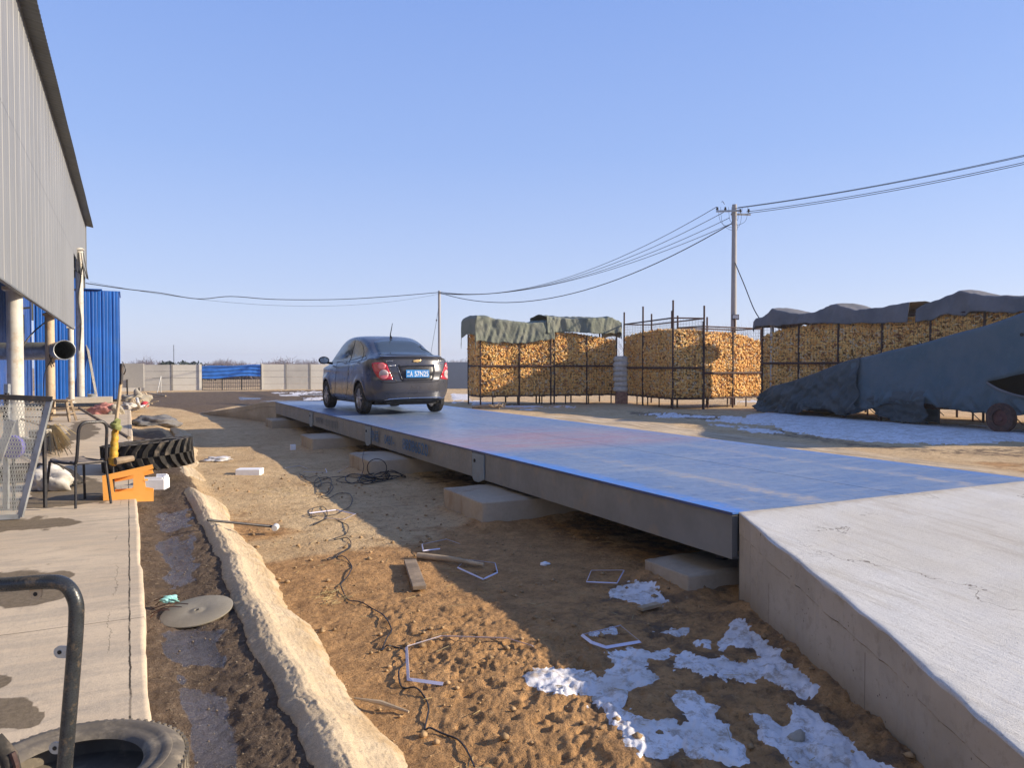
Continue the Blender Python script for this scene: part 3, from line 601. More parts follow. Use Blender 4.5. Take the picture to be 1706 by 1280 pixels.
lap = m.math('MAXIMUM', m.mr(m.math('ABSOLUTE', m.math('SUBTRACT', Zc, 5.61)), .006, .02, .6, 0), m.mr(m.math('ABSOLUTE', m.math('SUBTRACT', m.math('FRACT', m.math('DIVIDE', Yc, 1.52)), .5)), .004, .010, .35, 0))
k = m.mix(lap, k, (.10, .10, .10)); m.col(k).rough(.5).metal(.15); M['cladding'] = m.m
M['clad_dark'] = paint('eave_sheet', (.16, .165, .165), .55, .15, .8, .1)
M['blue_clad'] = paint('blue_cladding', (.012, .125, .50), .45, .18, .9, dirt=(.035, .12, .36), bump=.1)
M['blue_deep'] = paint('deep_blue_cladding', (.02, .075, .30), .55, .3, .9, dirt=(.07, .09, .2), bump=.1)  # a deeper, duller blue for the wall behind the columns
wpart(ribbed(XW, 1.0, 31.3, 2.92, 8.12), 'wall', M['cladding'])
wpart(ribbed(XW, 31.31, 40.4, 5.6, 8.12), 'wall', M['cladding'])
b = MB(); b.box((XW-.03, 16.1, 2.915), (.07, 30.4, .03)); wpart(b, 'sill_trim', M['clad_dark'])
b = MB(); b.box((XW+.01, 40.42, 6.86), (.05, .05, 2.5)); wpart(b, 'corner_trim', M['cladding']); b = MB(); b.box((XW-.06, 31.25, 4.3), (.10, .09, 2.7)); wpart(b, 'jamb_trim', M['cladding'])
# end wall, back wall and roof
b = MB(); b.box((-8.7, 40.45, 5.9), (14, .05, 4.5)); wpart(b, 'end_wall', M['clad_dark'])
b = MB(); b.box((-15.6, 20, 4.2), (.05, 41, 8)); wpart(b, 'rear_wall', M['clad_dark']); b = MB(); b.box((-8.7, .9, 5.5), (14, .05, 5.2)); wpart(b, 'near_wall', M['clad_dark'])
# corrugated roof sheet reaching past the wall as an eave
pts = []; ys = np.arange(.6, 41.0, .045); vs = []
for y in ys:
    d = .018*math.sin(y/.2*2*math.pi)+.012*math.sin(y/6.3*2*math.pi)
    for x, z in ((-1.36, 8.05), (-15.8, 10.9)): vs.append((x, y, z+d))
b = MB(); b.add(vs, [(2*i, 2*i+1, 2*i+3, 2*i+2) for i in range(len(ys)-1)]); wpart(b, 'roof', M['clad_dark'])
b = MB()
for y in np.arange(2, 41, 6.3): b.beam((XW-.05, y, 7.7), (-15.5, y, 10.4), .12, .25)
b.beam((XW-.09, 1, 7.9), (XW-.09, 40.3, 7.9), .08, .16); b.beam((XW-.1, 1, 3.05), (XW-.1, 31, 3.05), .08, .16); wpart(b, 'roof_truss', M['steel_dark'])
M['col_white'] = paint('old_white_column', (.58, .55, .49), .55, .2, 3, dirt=(.4, .3, .2))
M['col_tan'] = paint('tan_column', (.52, .40, .27), .6, .2, 3, dirt=(.35, .22, .13))
def column(px, f, r, z1, mat, lab=None):
    d_ = ray(px, 640); XC = XW-.20 if f < 30 else -1.61; p = Vector((XC, d_.y*XC/d_.x, 0)); b = MB(); b.tube([(p.x, p.y, SLZ-.02), (p.x, p.y, z1)], r, 20, False); b.box((p.x, p.y, SLZ+.02), (r*2.9, r*2.9, .05))
    b.box((p.x, p.y, z1-.06), (r*2.6, r*2.6, .06)); o = wpart(b, 'column', mat, smooth=True); 
    if lab: o['label'] = lab
    return p
C1 = column(26, 12.9, .135, 3.1, M['col_white'], 'thick whitish column'); C2 = column(84, 18.7, .115, 3.05, M['col_tan'], 'tan column with wires'); C3 = column(119, 25.2, .10, 3.1, M['col_white']); C4 = column(134.5, 30.4, .13, 6.1, M['col_white'], 'tallest column, with loose wires')
b = MB(); b.tube(crom([(C2.x+.1, C2.y-.13, 1.6), (C2.x+.0, C2.y-.14, 1.9), (C2.x+.12, C2.y-.14, 2.0), (C2.x+.02, C2.y-.15, 1.75), (C2.x-.12, C2.y-.14, 1.4), (C2.x-.16, C2.y-.1, .6)], 6), .012, 5); wpart(b, 'loose_wire', M['cable'])
b = MB(); b.tube(crom([(C4.x, C4.y-.15, 5.9), (C4.x+.06, C4.y-.16, 5), (C4.x-.03, C4.y-.16, 4.2), (C4.x+.05, C4.y-.16, 3.3), (C4.x-.02, C4.y-.16, 2.2)], 6), .02, 5); wpart(b, 'loose_wire', M['cable'])
for q_ in range(6): b = MB(); b.tube(crom([(C4.x-.2+.07*q_, C4.y-.3, 5.9), (C4.x-.3+.12*q_, C4.y-.25, 5.4-.1*q_), (C4.x+.1, C4.y-.16, 5.1+.1*q_)], 5), .018, 5); wpart(b, 'loose_wire', M['cable'])
b = MB(); b.tube(crom([(XW-.1, 24.5, 3.0), (XW-.6, 24.2, 2.5), (XW-.9, 24.0, 1.9), (XW-.9, 24, 1.3)], 6), .02, 5); wpart(b, 'loose_wire', M['cable'])
b = MB(); b.tube(crom([(XW-.1, 17, 3.0), (XW-.3, 17.6, 2.75), (XW-.1, 18.4, 2.8)], 6), .02, 5); wpart(b, 'loose_wire', M['cable'])
# inner blue wall behind the columns (separate lower building)
bw = empty('blue_shed', (-5, 22, SLZ), 0, 'blue ribbed sheet-metal lean-to wall behind the warehouse columns', 'shed')
def bpart(b, name, mat, root, **k): o = b.build(name, mat, root, **k); o.matrix_parent_inverse = Matrix.Translation(-root.location); return o
bpart(ribbed(-3.3, 3, 35, SLZ+.05, 5.2, .62, .035), 'wall', M['blue_deep'], bw)
b = MB(); b.box((-4.8, 20, 5.23), (3.1, 34, .05)); bpart(b, 'roof', M['blue_deep'], bw)
b = MB(); b.box((-3.26, 19, SLZ+.12), (.05, 32, .18)); bpart(b, 'base_rail', M['black'], bw)
pA = Pf(200, 668, 31.4); 
cb = empty('blue_booth', (pA.x-1.5, pA.y+1.5, SLZ), 0, 'bright blue ribbed sheet-metal booth standing at the far end of the pavement', 'booth')
yb = pA.y; zt = 4.62
bpart(ribbed(yb, -3.25, pA.x, SLZ-.02, zt, .38, .03, 'x', -1), 'front_wall', M['blue_clad'], cb)
bpart(ribbed(pA.x+.01, yb+.03, yb+3, SLZ-.02, zt, .38, .03), 'side_wall', M['blue_clad'], cb)
b = MB(); b.box((pA.x-1.5, yb+1.6, zt+.02), (3.1, 3.0, .03)); bpart(b, 'roof', M['blue_clad'], cb)
b = MB(); b.box((pA.x-2.0, yb+.6, zt+.28), (1.25, .9, .42)); b.box((pA.x-1.35, yb+.5, zt+.065), (1.5, 1.2, .03)); bpart(b, 'roof_hatch', M['blue_clad'], cb)
b = MB(); b.box((pA.x-1.5, yb-.03, SLZ-.02), (3.0, .06, .10)); bpart(b, 'base_rail', M['steel_dark'], cb)
# big duct with an elbow and open mouth
t = empty('duct', tuple(Pf(70, 583, 21)), 0, 'round grey sheet-metal duct with open mouth between the columns', 'duct')
zc = 2.03; pts = [Pf(-60, 583, 21.5), Pf(20, 583, 21.4), Pf(70, 583, 21.3), Pf(90, 583, 21.2), Pf(100, 583, 20.7), Pf(107.5, 583, 19.9)]
for p in pts: p.z = zc
pts = crom(pts, 6); b = MB(); b.tube(pts, .245, 26, cap=False); o = bpart(b, 'outer_shell', M['galv'], t, smooth=True); md = o.modifiers.new('thick', 'SOLIDIFY'); md.thickness = .012
b = MB(); e = pts[-1]; d_ = (pts[-1]-pts[-2]).normalized(); b.tube([e-d_*.03, e+d_*.01], .258, 26, cap=False); o = bpart(b, 'rim', M['galv'], t, smooth=True); o.modifiers.new('thick', 'SOLIDIFY').thickness = .02
for p in (pts[8], pts[0]): b = MB(); b.tube([p, p+Vector((0, 0, 1.0))], .02, 6); bpart(b, 'hanger', M['steel_dark'], t)
# leaning plank on the booth
a_ = Pf(161, 664, 30.6); c_ = Pf(141, 553, 31.0); b = MB(); b.beam(a_, c_, .10, .03); tag(b.build('leaning_board', M['steel_dark']), 'thin dark board leaning against the bright blue booth wall', 'board')
# ------------------------------------------------------------ perimeter fence
def conc_fence(pts, posts, label, h=1.72, mat=None, mat2=None, slabs=4, wob=0):
    t = empty('fence', tuple(pts[0]), 0, label, 'fence')
    for i in range(len(pts)-1):
        a, c = Vector(pts[i]), Vector(pts[i+1]); d = (c-a); L_ = d.length; d.normalize(); ang = math.atan2(d.y, d.x); mm = Matrix.Rotation(ang, 3, 'Z'); mid = (a+c)/2
        b = MB(); hh = h/slabs
        for s_ in range(slabs): b.box((mid.x, mid.y, a.z+hh*(s_+.5)), (L_-.09, .06, hh-.02), mm)
        bpart(b, 'fence_panel', mat2 if (mat2 and i % 3 == 1) else mat, t)
    for i, p in enumerate(pts):
        w_ = .16 if i in (0, len(pts)-1) else .10; b = MB(); b.box((p[0], p[1], p[2]+(h+.03)/2), (w_, w_, h+.03)); bpart(b, 'post', mat if w_ > .12 else M['fence_post'], t)
    return t
def along(p0, p1, n): p0 = Vector(p0); p1 = Vector(p1); return [p0.lerp(p1, i/n) for i in range(n+1)]
M['fpale'] = conc('fence_concrete', (.64, .61, .54), (.56, .53, .47), .2, .5); M['fgrey'] = conc('fence_concrete_grey', (.48, .46, .42), (.40, .38, .35), .2, .5, streak=1)
M['fence_post'] = paint('fence_post', (.22, .21, .2), .8, .2); M['fblue'] = paint('blue_grey_fence', (.11, .14, .20), .6, .12, .5, bump=0)  # the long rear run is coloured a much darker blue-grey than the pale runs
a0 = Pf(190, 652, 49.5); a1 = Pf(334, 651, 51.0); a0.z = a1.z = -.05
conc_fence(along(a0, a1, 3), 1, 'pale precast concrete fence run left of the blue fence banner', 1.76, M['fpale'], M['fgrey'])
b0 = Pf(436, 650, 52.4); b1 = Pf(556, 649, 53.8); b0.z = b1.z = -.03
conc_fence(along(b0, b1, 3), 1, 'pale precast concrete fence run between blue banner and parked sedan', 1.78, M['fpale'], M['fgrey'])
c0 = Pf(557, 649, 53.8); c1 = Pf(1420, 649, 60); c0.z = c1.z = -.1
t = conc_fence(along(c0, c1, 12), 1, 'long blue-grey fence behind the sedan and the corn cribs', 2.0, M['fblue'], None, 1)
# mesh gate with blue banner
g0 = Pf(337, 651, 51.1); g1 = Pf(435, 650, 52.3); g0.z = g1.z = -.05
t = empty('mesh_fence', tuple(g0), 0, 'dark wire mesh fence gap with low posts under the blue banner', 'fence')
b = MB(); b2 = MB()
for k_ in range(4):
    p = g0.lerp(g1, k_/3); b.tube([p, p+Vector((0, 0, 1.75))], .035, 6)
bpart(b, 'post', M['steel_dark'], t)
for k_ in range(33): p = g0.lerp(g1, k_/32); b2.tube([p+Vector((0, 0, .05)), p+Vector((0, 0, .85))], .010, 4)
for z in (.08, .3, .55, .82): b2.tube([g0+Vector((0, 0, z)), g1+Vector((0, 0, z))], .012, 4)
bpart(b2, 'mesh', M['steel_dark'], t)
U = np.linspace(0, 1, 60); Vv = np.linspace(0, 1, 14); UU, VV = np.meshgrid(U, Vv, indexing='ij'); L_ = np.array(g1-g0)
zt_ = 1.60+.06*np.sin(UU*9)*.4+.10*UU; zb_ = .80-.05*np.sin(UU*7)+.15*UU
zz = zb_*(1-VV)+zt_*VV; off = .08+.05*np.sin(VV*20+3*fbm(UU*3, VV*2, 2, 3))+.03*fbm(UU*20, VV*3, 2, 5)
XX = g0.x+L_[0]*UU-off*FW.x; YY = g0.y+L_[1]*UU-off*FW.y; i_ = np.arange(UU.size).reshape(UU.shape)
M['banner'] = paint('blue_banner', (.03, .16, .55), .6, .2, 2)
o = mesh_obj('banner', np.stack([XX, YY, zz], -1).reshape(-1, 3), np.stack([i_[:-1, :-1], i_[1:, :-1], i_[1:, 1:], i_[:-1, 1:]], -1).reshape(-1, 4), M['banner'], smooth=True)
o.modifiers.new('thick', 'SOLIDIFY').thickness = .01; tag(o, 'wrinkled blue tarpaulin banner tied along the mesh fence', 'banner')
# white A-frame stick and board by the fence
b = MB(); p = Pf(262, 652, 47); p.z = 0; q1 = Pf(268, 652, 47.4); q1.z = 0; tp = Pf(268, 627, 47.2); b.tube([p, tp], .03, 6); b.tube([q1, tp], .03, 6); tag(b.build('trestle', M['white_metal']), 'thin white A-shaped trestle before the concrete fence', 'trestle')
t = empty('sign_board', tuple(Pf(221, 650, 40)), 0, 'large blank pale board standing beyond the blue booth', 'board')
p = Pf(221, 650, 40); b = MB(); mm = Matrix.Rotation(-YAW*.7, 3, 'Z'); b.box((p.x, p.y, 1.12), (1.12, .05, 1.25), mm); bpart(b, 'panel', M['fpale'], t)
b = MB(); b.box((p.x-.25, p.y+.06, .45), (.06, .06, .95), mm); b.box((p.x+.3, p.y+.06, .45), (.06, .06, .95), mm); bpart(b, 'support', M['steel_dark'], t)
# ------------------------------------------------------------ corn cribs
M['corn'] = None
m = N('corn_cobs'); c_ = m.sep(m.attr('tone')); n1 = m.noise(2, 3)
k = m.mix(c_[0], (.78, .37, .085), (1.0, .66, .22)); k = m.mix(m.mr(c_[1], .80, .93), k, (.70, .56, .36)); k = m.mix(m.mr(c_[1], .10, .04), k, (.40, .16, .06)); k = m.mix(m.mr(n1, .55, .75, 0, .35), k, (.50, .24, .08))
m.col(k).rough(.6).spec(.35); m.bump(m.voro(70), .5, .005); M['corn'] = m.m
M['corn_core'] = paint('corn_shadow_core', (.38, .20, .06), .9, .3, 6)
COBB = []
for z, r in ((0, .35), (.18, 1), (.62, .95), (.93, .55)):
    for k_ in range(6): COBB.append((r*math.cos(k_*math.pi/3), r*math.sin(k_*math.pi/3), z-.5))
COBB = np.array(COBB); CF = [(5, 4, 3, 2), (5, 2, 1, 0), (18, 19, 20, 21), (18, 21, 22, 23)]
for i in range(3):
    for k_ in range(6): CF.append((i*6+k_, i*6+(k_+1) % 6, i*6+6+(k_+1) % 6, i*6+6+k_))
CF = np.array(CF)
def cobs(pos, nrm, name='corn_cobs', parent=None, L0=.17, R0=.0255):
    n = len(pos); dirv = RNG.normal(size=(n, 3)); nr = nrm/np.linalg.norm(nrm, axis=1)[:, None]
    dirv -= nr*(dirv*nr).sum(1)[:, None]*.85; hz = np.cross(nr, [0, 0, 1.]); dirv += hz*RNG.normal(size=(n, 1))*.7; dirv /= np.linalg.norm(dirv, axis=1)[:, None]
    u = np.cross(dirv, nr+.01); u /= np.linalg.norm(u, axis=1)[:, None]; v = np.cross(dirv, u)
    Ls = L0*RNG.uniform(.75, 1.15, n); Rs = R0*RNG.uniform(.8, 1.15, n)
    V = pos[:, None]+u[:, None]*(COBB[None, :, 0:1]*Rs[:, None, None])+v[:, None]*(COBB[None, :, 1:2]*Rs[:, None, None])+dirv[:, None]*(COBB[None, :, 2:3]*Ls[:, None, None])
    Fc = (CF[None]+np.arange(n)[:, None, None]*24).reshape(-1, 4); o = mesh_obj(name, V.reshape(-1, 3), Fc, M['corn'], parent)
    t = np.repeat(RNG.random((n, 2)), 24, 0); ca = o.data.color_attributes.new('tone', 'FLOAT_COLOR', 'POINT')
    ca.data.foreach_set('color', np.concatenate([t, np.zeros((n*24, 1)), np.ones((n*24, 1))], 1).astype(np.float32).ravel()); return o
def crib(A, B, depth, posts, topf, label, clabel, post_h, zb=.42, mid=1.42, rails=None, dens=300, faces='FLRT', top_rail=None, back_h=None, name='corn_crib', offs=None):
    """A,B front bottom corners (left,right as seen); depth away from the viewer; topf(t) -> corn top height"""
    A = Vector((A.x, A.y, 0)); B = Vector((B.x, B.y, 0)); d = (B-A); L_ = d.length; d.normalize(); bk = Vector((-d.y, d.x, 0))
    if bk.dot(FW) < 0: bk = -bk
    t = empty(name, tuple(A), 0, label, 'corn crib', 'corn cribs')
    # frame
    for i, (tt, hh) in enumerate(posts):
        for side in (0, 1):
            p = A+d*(tt*L_)+bk*(depth*side)-bk*.03*(1-side)
            h_ = hh if side == 0 else (back_h or hh*.97)
            b = MB(); b.tube([p+Vector((0, 0, -.03)), p+Vector((0, 0, h_))], .036, 8); bpart(b, 'post', M['rust'], t)
    zr = [zb-.03, mid] if rails is None else rails
    if top_rail: zr = zr+[top_rail]
    for z in zr:
        b = MB()
        for a_, c_ in ((A-bk*.04, B-bk*.04), (A+bk*depth, B+bk*depth), (A, A+bk*depth), (B, B+bk*depth)): b.tube([a_+Vector((0, 0, z)), c_+Vector((0, 0, z))], .03 if z != mid else .045, 6)
        bpart(b, 'rail', M['rust'], t)
    b = MB()
    for k_ in range(int(L_/.55)+1):
        p = A+d*(k_*.55+.1); b.tube([p+Vector((0, 0, zb-.06)), p+bk*depth+Vector((0, 0, zb-.06))], .025, 5)
        if k_ % 2: b.tube([p+bk*.3+Vector((0, 0, -.02)), p+bk*.3+Vector((0, 0, zb-.05))], .028, 5)
    bpart(b, 'floor_joists', M['rust'], t)
    # wire netting
    b = MB(); nh = top_rail or (post_h)
    for (p0, dr, ln) in ((A-bk*.07, d, L_), (A-d*.04, bk, depth), (B+d*.04, bk, depth), (A+bk*(depth+.03), d, L_)):
        n_ = int(ln/.12)
        for k_ in range(n_+1): p = p0+dr*(ln*k_/n_); b.beam(p+Vector((0, 0, zb)), p+Vector((0, 0, nh)), .004, .004)
        for z in np.arange(zb, nh, .12): b.beam(p0+Vector((0, 0, z)), p0+dr*ln+Vector((0, 0, z)), .004, .004)
    bpart(b, 'wire_netting', M['steel_dark'], t)
    # corn
    pos = []; nrm = []
    def bulge(z): return .05*math.sqrt(abs(math.sin(math.pi*min(max((z-zb)/(mid-zb), 0), 1))) if z < mid else abs(math.sin(math.pi*min((z-mid)/1.15, 1)*.9+.05)))
    def scatter(p0, dr, ln, out, tf, cnt):
        for _ in range(cnt):
            u = random.random(); z = zb+.03+random.random()*(tf(u)-zb-.03)
            bul = bulge(z)+.03*math.sin(u*ln*4.2)
            p = p0+dr*(u*ln)+out*(bul-.05+random.uniform(-.035, .02)); pos.append((p.x, p.y, z)); nrm.append(tuple(out))
    hav = sum(topf(x/20) for x in range(21))/21-zb
    if 'F' in faces: scatter(A, d, L_, -bk, topf, int(L_*hav*dens))
    if 'L' in faces: scatter(A, bk, depth, -d, lambda u: topf(0), int(depth*(topf(0)-zb)*dens))
    if 'R' in faces: scatter(B, bk, depth, d, lambda u: topf(1), int(depth*(topf(1)-zb)*dens))
    if 'T' in faces:
        for _ in range(int(L_*depth*dens*.8)):
            u = random.random(); v = random.random(); p = A+d*(u*L_)+bk*(v*depth); z = topf(u)+.05*math.sin(v*math.pi)-.04+random.uniform(-.03, .03); pos.append((p.x, p.y, z)); nrm.append((0, 0, 1))
    o = cobs(np.array(pos), np.array(nrm)); tag(o, clabel, 'corn cobs', None, 'stuff')
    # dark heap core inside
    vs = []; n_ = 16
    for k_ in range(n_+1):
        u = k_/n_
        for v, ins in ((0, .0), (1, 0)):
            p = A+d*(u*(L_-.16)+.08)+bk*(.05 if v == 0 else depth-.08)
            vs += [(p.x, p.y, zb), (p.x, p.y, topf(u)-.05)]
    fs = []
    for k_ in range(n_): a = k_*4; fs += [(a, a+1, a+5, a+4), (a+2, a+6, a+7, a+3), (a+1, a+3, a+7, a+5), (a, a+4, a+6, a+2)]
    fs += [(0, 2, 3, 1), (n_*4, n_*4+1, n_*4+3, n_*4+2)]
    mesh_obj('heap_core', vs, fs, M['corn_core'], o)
    return A, B, d, bk, L_
def pw(*kv): xs = [k[0] for k in kv]; ys = [k[1] for k in kv]; return lambda t: float(np.interp(t, xs, ys))
# crib one
A1 = W(-1.28, 31.2); B1 = W(4.50, 33.5)
c1 = crib(A1, B1, 1.5, [(0, 3.05), (.27, 2.9), (.50, 3.0), (.525, 3.0), (.77, 2.9), (1, 3.2)], pw((0, 2.95), (.25, 2.85), (.5, 3.05), (.7, 2.98), (1, 2.72)),
          'left corn crib, its whole top under olive tarpaulins', 'orange corn cobs heaped in the left crib under tarpaulins', 3.0, mid=1.62)
# crib two: long side turned from the sun, short end lit
A2 = W(4.89, 33.6); B2 = W(6.05, 29.0)
c2 = crib(A2, B2, 1.25, [(0, 3.95), (.42, 4.05), (1, 4.08)], pw((0, 2.86), (.25, 2.97), (.7, 3.03), (1, 2.95)), 'uncovered corn crib with tall pipe posts in the middle of the row',
          'corn cobs heaped open in the crib with tall bare posts', 3.45, top_rail=3.42, mid=1.55, back_h=3.9)
A3 = W(7.22, 29.35); B3 = W(10.0, 31.2)
c3 = crib(A3, B3, 1.3, [(0, 3.3), (.5, 3.1), (1, 3.45)], pw((0, 2.92), (.55, 2.9), (1, 2.62)), 'open corn crib before the concrete utility pole',
          'corn cobs heaped in the open crib before the utility pole', 2.85, top_rail=3.12, mid=1.35, back_h=3.6)
A4 = W(9.27, 28.6); st = Vector((.855, -1.28)); B4 = W(9.27+.855*9, 28.6-1.28*9)
c4 = crib(A4, B4, 1.6, [(i/9, 3.3) for i in range(10)], pw((0, 2.72), (.06, 2.95), (.2, 3.1), (.5, 3.15), (1, 3.2)), 'long corn crib at right under dark tarpaulins, behind covered trailer',
          'shaded corn cobs in the long right crib behind the trailer', 3.2, mid=1.72, top_rail=3.2)
# tarpaulins
def cloth_mat(name, c, c2, st=.6):
    m = N(name); a = m.noise(1.2, 5); b_ = m.noise(5, 6, .65, dist=.8); cc = m.noise(22, 4)
    m.col(m.mix(m.mr(b_, .55, .7, 0, .4), m.mix(m.mr(a, .35, .65), c, c2), tuple(x*1.25 for x in c))).rough(.85).spec(.15); m.bump(b_, st, .06); m.bump(cc, .2, .006); return m.m
M['olive'] = cloth_mat('olive_tarpaulin', (.17, .185, .145), (.22, .225, .18)); M['slate'] = cloth_mat('slate_tarpaulin', (.125, .13, .14), (.18, .175, .18)); M['bluegreen'] = cloth_mat('blue_green_tarpaulin', (.085, .13, .155), (.11, .145, .165), .6)
M['skirt'] = cloth_mat('dark_skirt_tarpaulin', (.065, .085, .095), (.095, .11, .115), .9)
def tarp(cr, t0, t1, topf, hemf, depth, label, mat, endL=0, endR=0, backdrop=.5, seed=1, group=None, fold=1.0, puff=.1):
    A, B, d, bk, L_ = cr; nu = int((t1-t0)*L_/.045); us = np.linspace(t0, t1, nu); uL = np.linspace(-endL, 0, int(endL/.05)+1)[:-1] if endL else np.array([]); uR = np.linspace(0, endR, int(endR/.05)+1)[1:] if endR else np.array([])
    cols = [(t0, x) for x in uL]+[(u, 0) for u in us]+[(t1, x) for x in uR]
    vs = []; nv = 64
    for (u, e) in cols:
        zt_ = topf(u); hem = hemf(u); fr = zt_-hem; tot = fr+depth+.2+backdrop
        for j in range(nv):
            s_ = j/(nv-1)*tot; lat = 0
            if s_ < fr: y = -.13-.05*(1-s_/fr); z = hem+s_
            elif s_ < fr+depth+.2: q_ = (s_-fr)/(depth+.2); y = -.13+q_*(depth+.26); z = zt_+puff*math.sin(q_*math.pi)
            else: y = depth+.13; z = zt_-(s_-fr-depth-.2)
            p = A+d*(u*L_)+bk*y
            if e != 0:
                ae = abs(e); sg = -1 if e < 0 else 1; fl = min(ae, .25); p = p+d*sg*(fl*.6+.05)
                z2 = z-max(ae-.12, 0) if s_ >= fr*.1 else z-ae*.2
                z = max(z2, hem-.25) if s_ >= fr else z-ae*.35
            vs.append((p.x, p.y, z))
    V = np.array(vs).reshape(len(cols), nv, 3); uu, jj = np.meshgrid(np.arange(len(cols))*.045, np.arange(nv)/nv*3, indexing='ij')
    fo = (fbm(uu*1.5+jj*.5, jj*.5, 3, seed, .5)-.5)*.22*fold+(.5-np.abs(fbm(uu*3.6-jj*1.1, jj*.45, 3, seed+9, .45)-.5)*4)*.055*fold+(.5-np.abs(fbm(uu*6+jj*2.2, jj*.8, 2, seed+19, .45)-.5)*4)*.022*fold
    edge = np.exp(-((np.arange(nv)/nv*3)/.25)**2)[None]*(fbm(uu*2.2, uu*0, 3, seed+4)-.5)*.16
    hang = np.array([1.0 if True else 0]); V[:, :, 0] -= (fo)*bk.x*1.0; V[:, :, 1] -= (fo)*bk.y*1.0; V[:, :, 2] += fo*.55+edge
    i_ = np.arange(len(cols)*nv).reshape(len(cols), nv)
    o = mesh_obj('tarpaulin', V.reshape(-1, 3), np.stack([i_[:-1, :-1], i_[1:, :-1], i_[1:, 1:], i_[:-1, 1:]], -1).reshape(-1, 4), mat, smooth=True)
    m_ = o.modifiers.new('thick', 'SOLIDIFY'); m_.thickness = .012; return tag(o, label, 'tarpaulin', group)
tarp(c1, -.01, .515, pw((0, 3.63), (.06, 3.62), (.14, 3.46), (.34, 3.36), (.5, 3.50)), pw((0, 2.62), (.2, 2.55), (.34, 2.55), (.47, 2.68), (.515, 2.72)), 1.5, 'crumpled olive tarpaulin hanging low over left half of the left crib', M['olive'], endL=.95, seed=211)
tarp(c1, .46, 1.0, pw((.46, 3.68), (.55, 3.62), (.7, 3.60), (.85, 3.64), (.95, 3.72), (1, 3.62)), pw((.46, 3.0), (.57, 3.1), (.75, 3.0), (.9, 3.02), (1, 3.1)), 1.5, 'olive tarpaulin over the right half of the left crib, loose corner dangling', M['olive'], endR=.9, seed=231)
tarp(c4, -.01, .40, pw((0, 3.38), (.035, 3.68), (.1, 3.44), (.16, 3.44), (.215, 3.72), (.27, 3.44), (.35, 3.50), (.4, 3.60)), pw((0, 3.12), (.2, 3.02), (.4, 2.96)), 1.6, 'slate grey tarpaulin over the left end of the long right crib', M['slate'], endL=.5, seed=251, fold=.7, puff=.06)
tarp(c4, .415, 1.0, pw((.41, 3.36), (.46, 3.58), (.505, 3.84), (.56, 3.60), (.66, 3.50), (.75, 3.75), (.83, 3.5), (1, 3.6)), pw((.41, 2.98), (.5, 3.15), (.62, 3.12), (1, 2.95)), 1.6, 'slate grey tarpaulin peaked over the right part of the long crib', M['slate'], seed=271, fold=.7, puff=.06)
# white gap post of crib four
p = W(9.5, 28.3); b = MB(); b.box((p.x, p.y, 1.65), (.13, .06, 3.3)); tag(b.build('gate_post', M['white_metal']), 'pale flat upright standing at the left end of long right crib', 'post')
# stacked sacks between the cribs
pS = W(4.72, 33.4); t = None
for k_ in range(7):
    b = MB(); bm = bmesh.new(); bmesh.ops.create_uvsphere(bm, u_segments=16, v_segments=10, radius=1)
    for v in bm.verts:
        v.co = Vector((math.copysign(abs(v.co.x)**.55, v.co.x)*.36, math.copysign(abs(v.co.y)**.55, v.co.y)*.24, math.copysign(abs(v.co.z)**.8, v.co.z)*.135))+Vector((0, 0, .01*math.sin(v.co.x*9)))
    for f in bm.faces: f.smooth = True
    me = bpy.data.meshes.new('sack'); bm.to_mesh(me); bm.free(); me.materials.append(M['sack']); o = bpy.data.objects.new('sack', me); COL.objects.link(o)
    o.location = (pS.x+random.uniform(-.03, .03), pS.y+random.uniform(-.03, .03), .62+.215*k_); o.rotation_euler = (0, random.uniform(-.06, .06), -YAW+random.uniform(-.2, .2))
    tag(o, ['lowest white sack, resting on the brick base between two cribs', 'second white sack from the bottom of the stack between cribs', 'third white sack from the bottom of the stack between cribs', 'middle white sack of the stack of seven between cribs', 'third white sack from the top of the stack between cribs', 'second white sack from the top of the stack between cribs', 'topmost white sack of the stack between the cribs'][k_], 'sack', 'sacks stacked between the cribs')
b = MB(); b.box((pS.x, pS.y, .24), (.5, .45, .54), Matrix.Rotation(-YAW, 3, 'Z')); tag(b.build('brick_base', M['brick'], bev=.02), 'reddish brick block base beneath the white sacks', 'brick base')
# log before crib one
a_ = P(787, 679, .06); c_ = P(832, 678, .10); b = MB(); b.tube(crom([a_, a_.lerp(c_, .4)+Vector((0, 0, .02)), c_], 5), [.06]*10+[.09], 8)
for _ in range(26): p = c_+Vector((random.uniform(-.35, .15), random.uniform(-.2, .2), 0)); b.tube([p, p+Vector((random.uniform(-.2, .2), random.uniform(-.1, .1), random.uniform(.02, .16)))], .02, 5)
tag(b.build('log', M['wood']), 'broken log with splintered roots lying before the left crib', 'log')
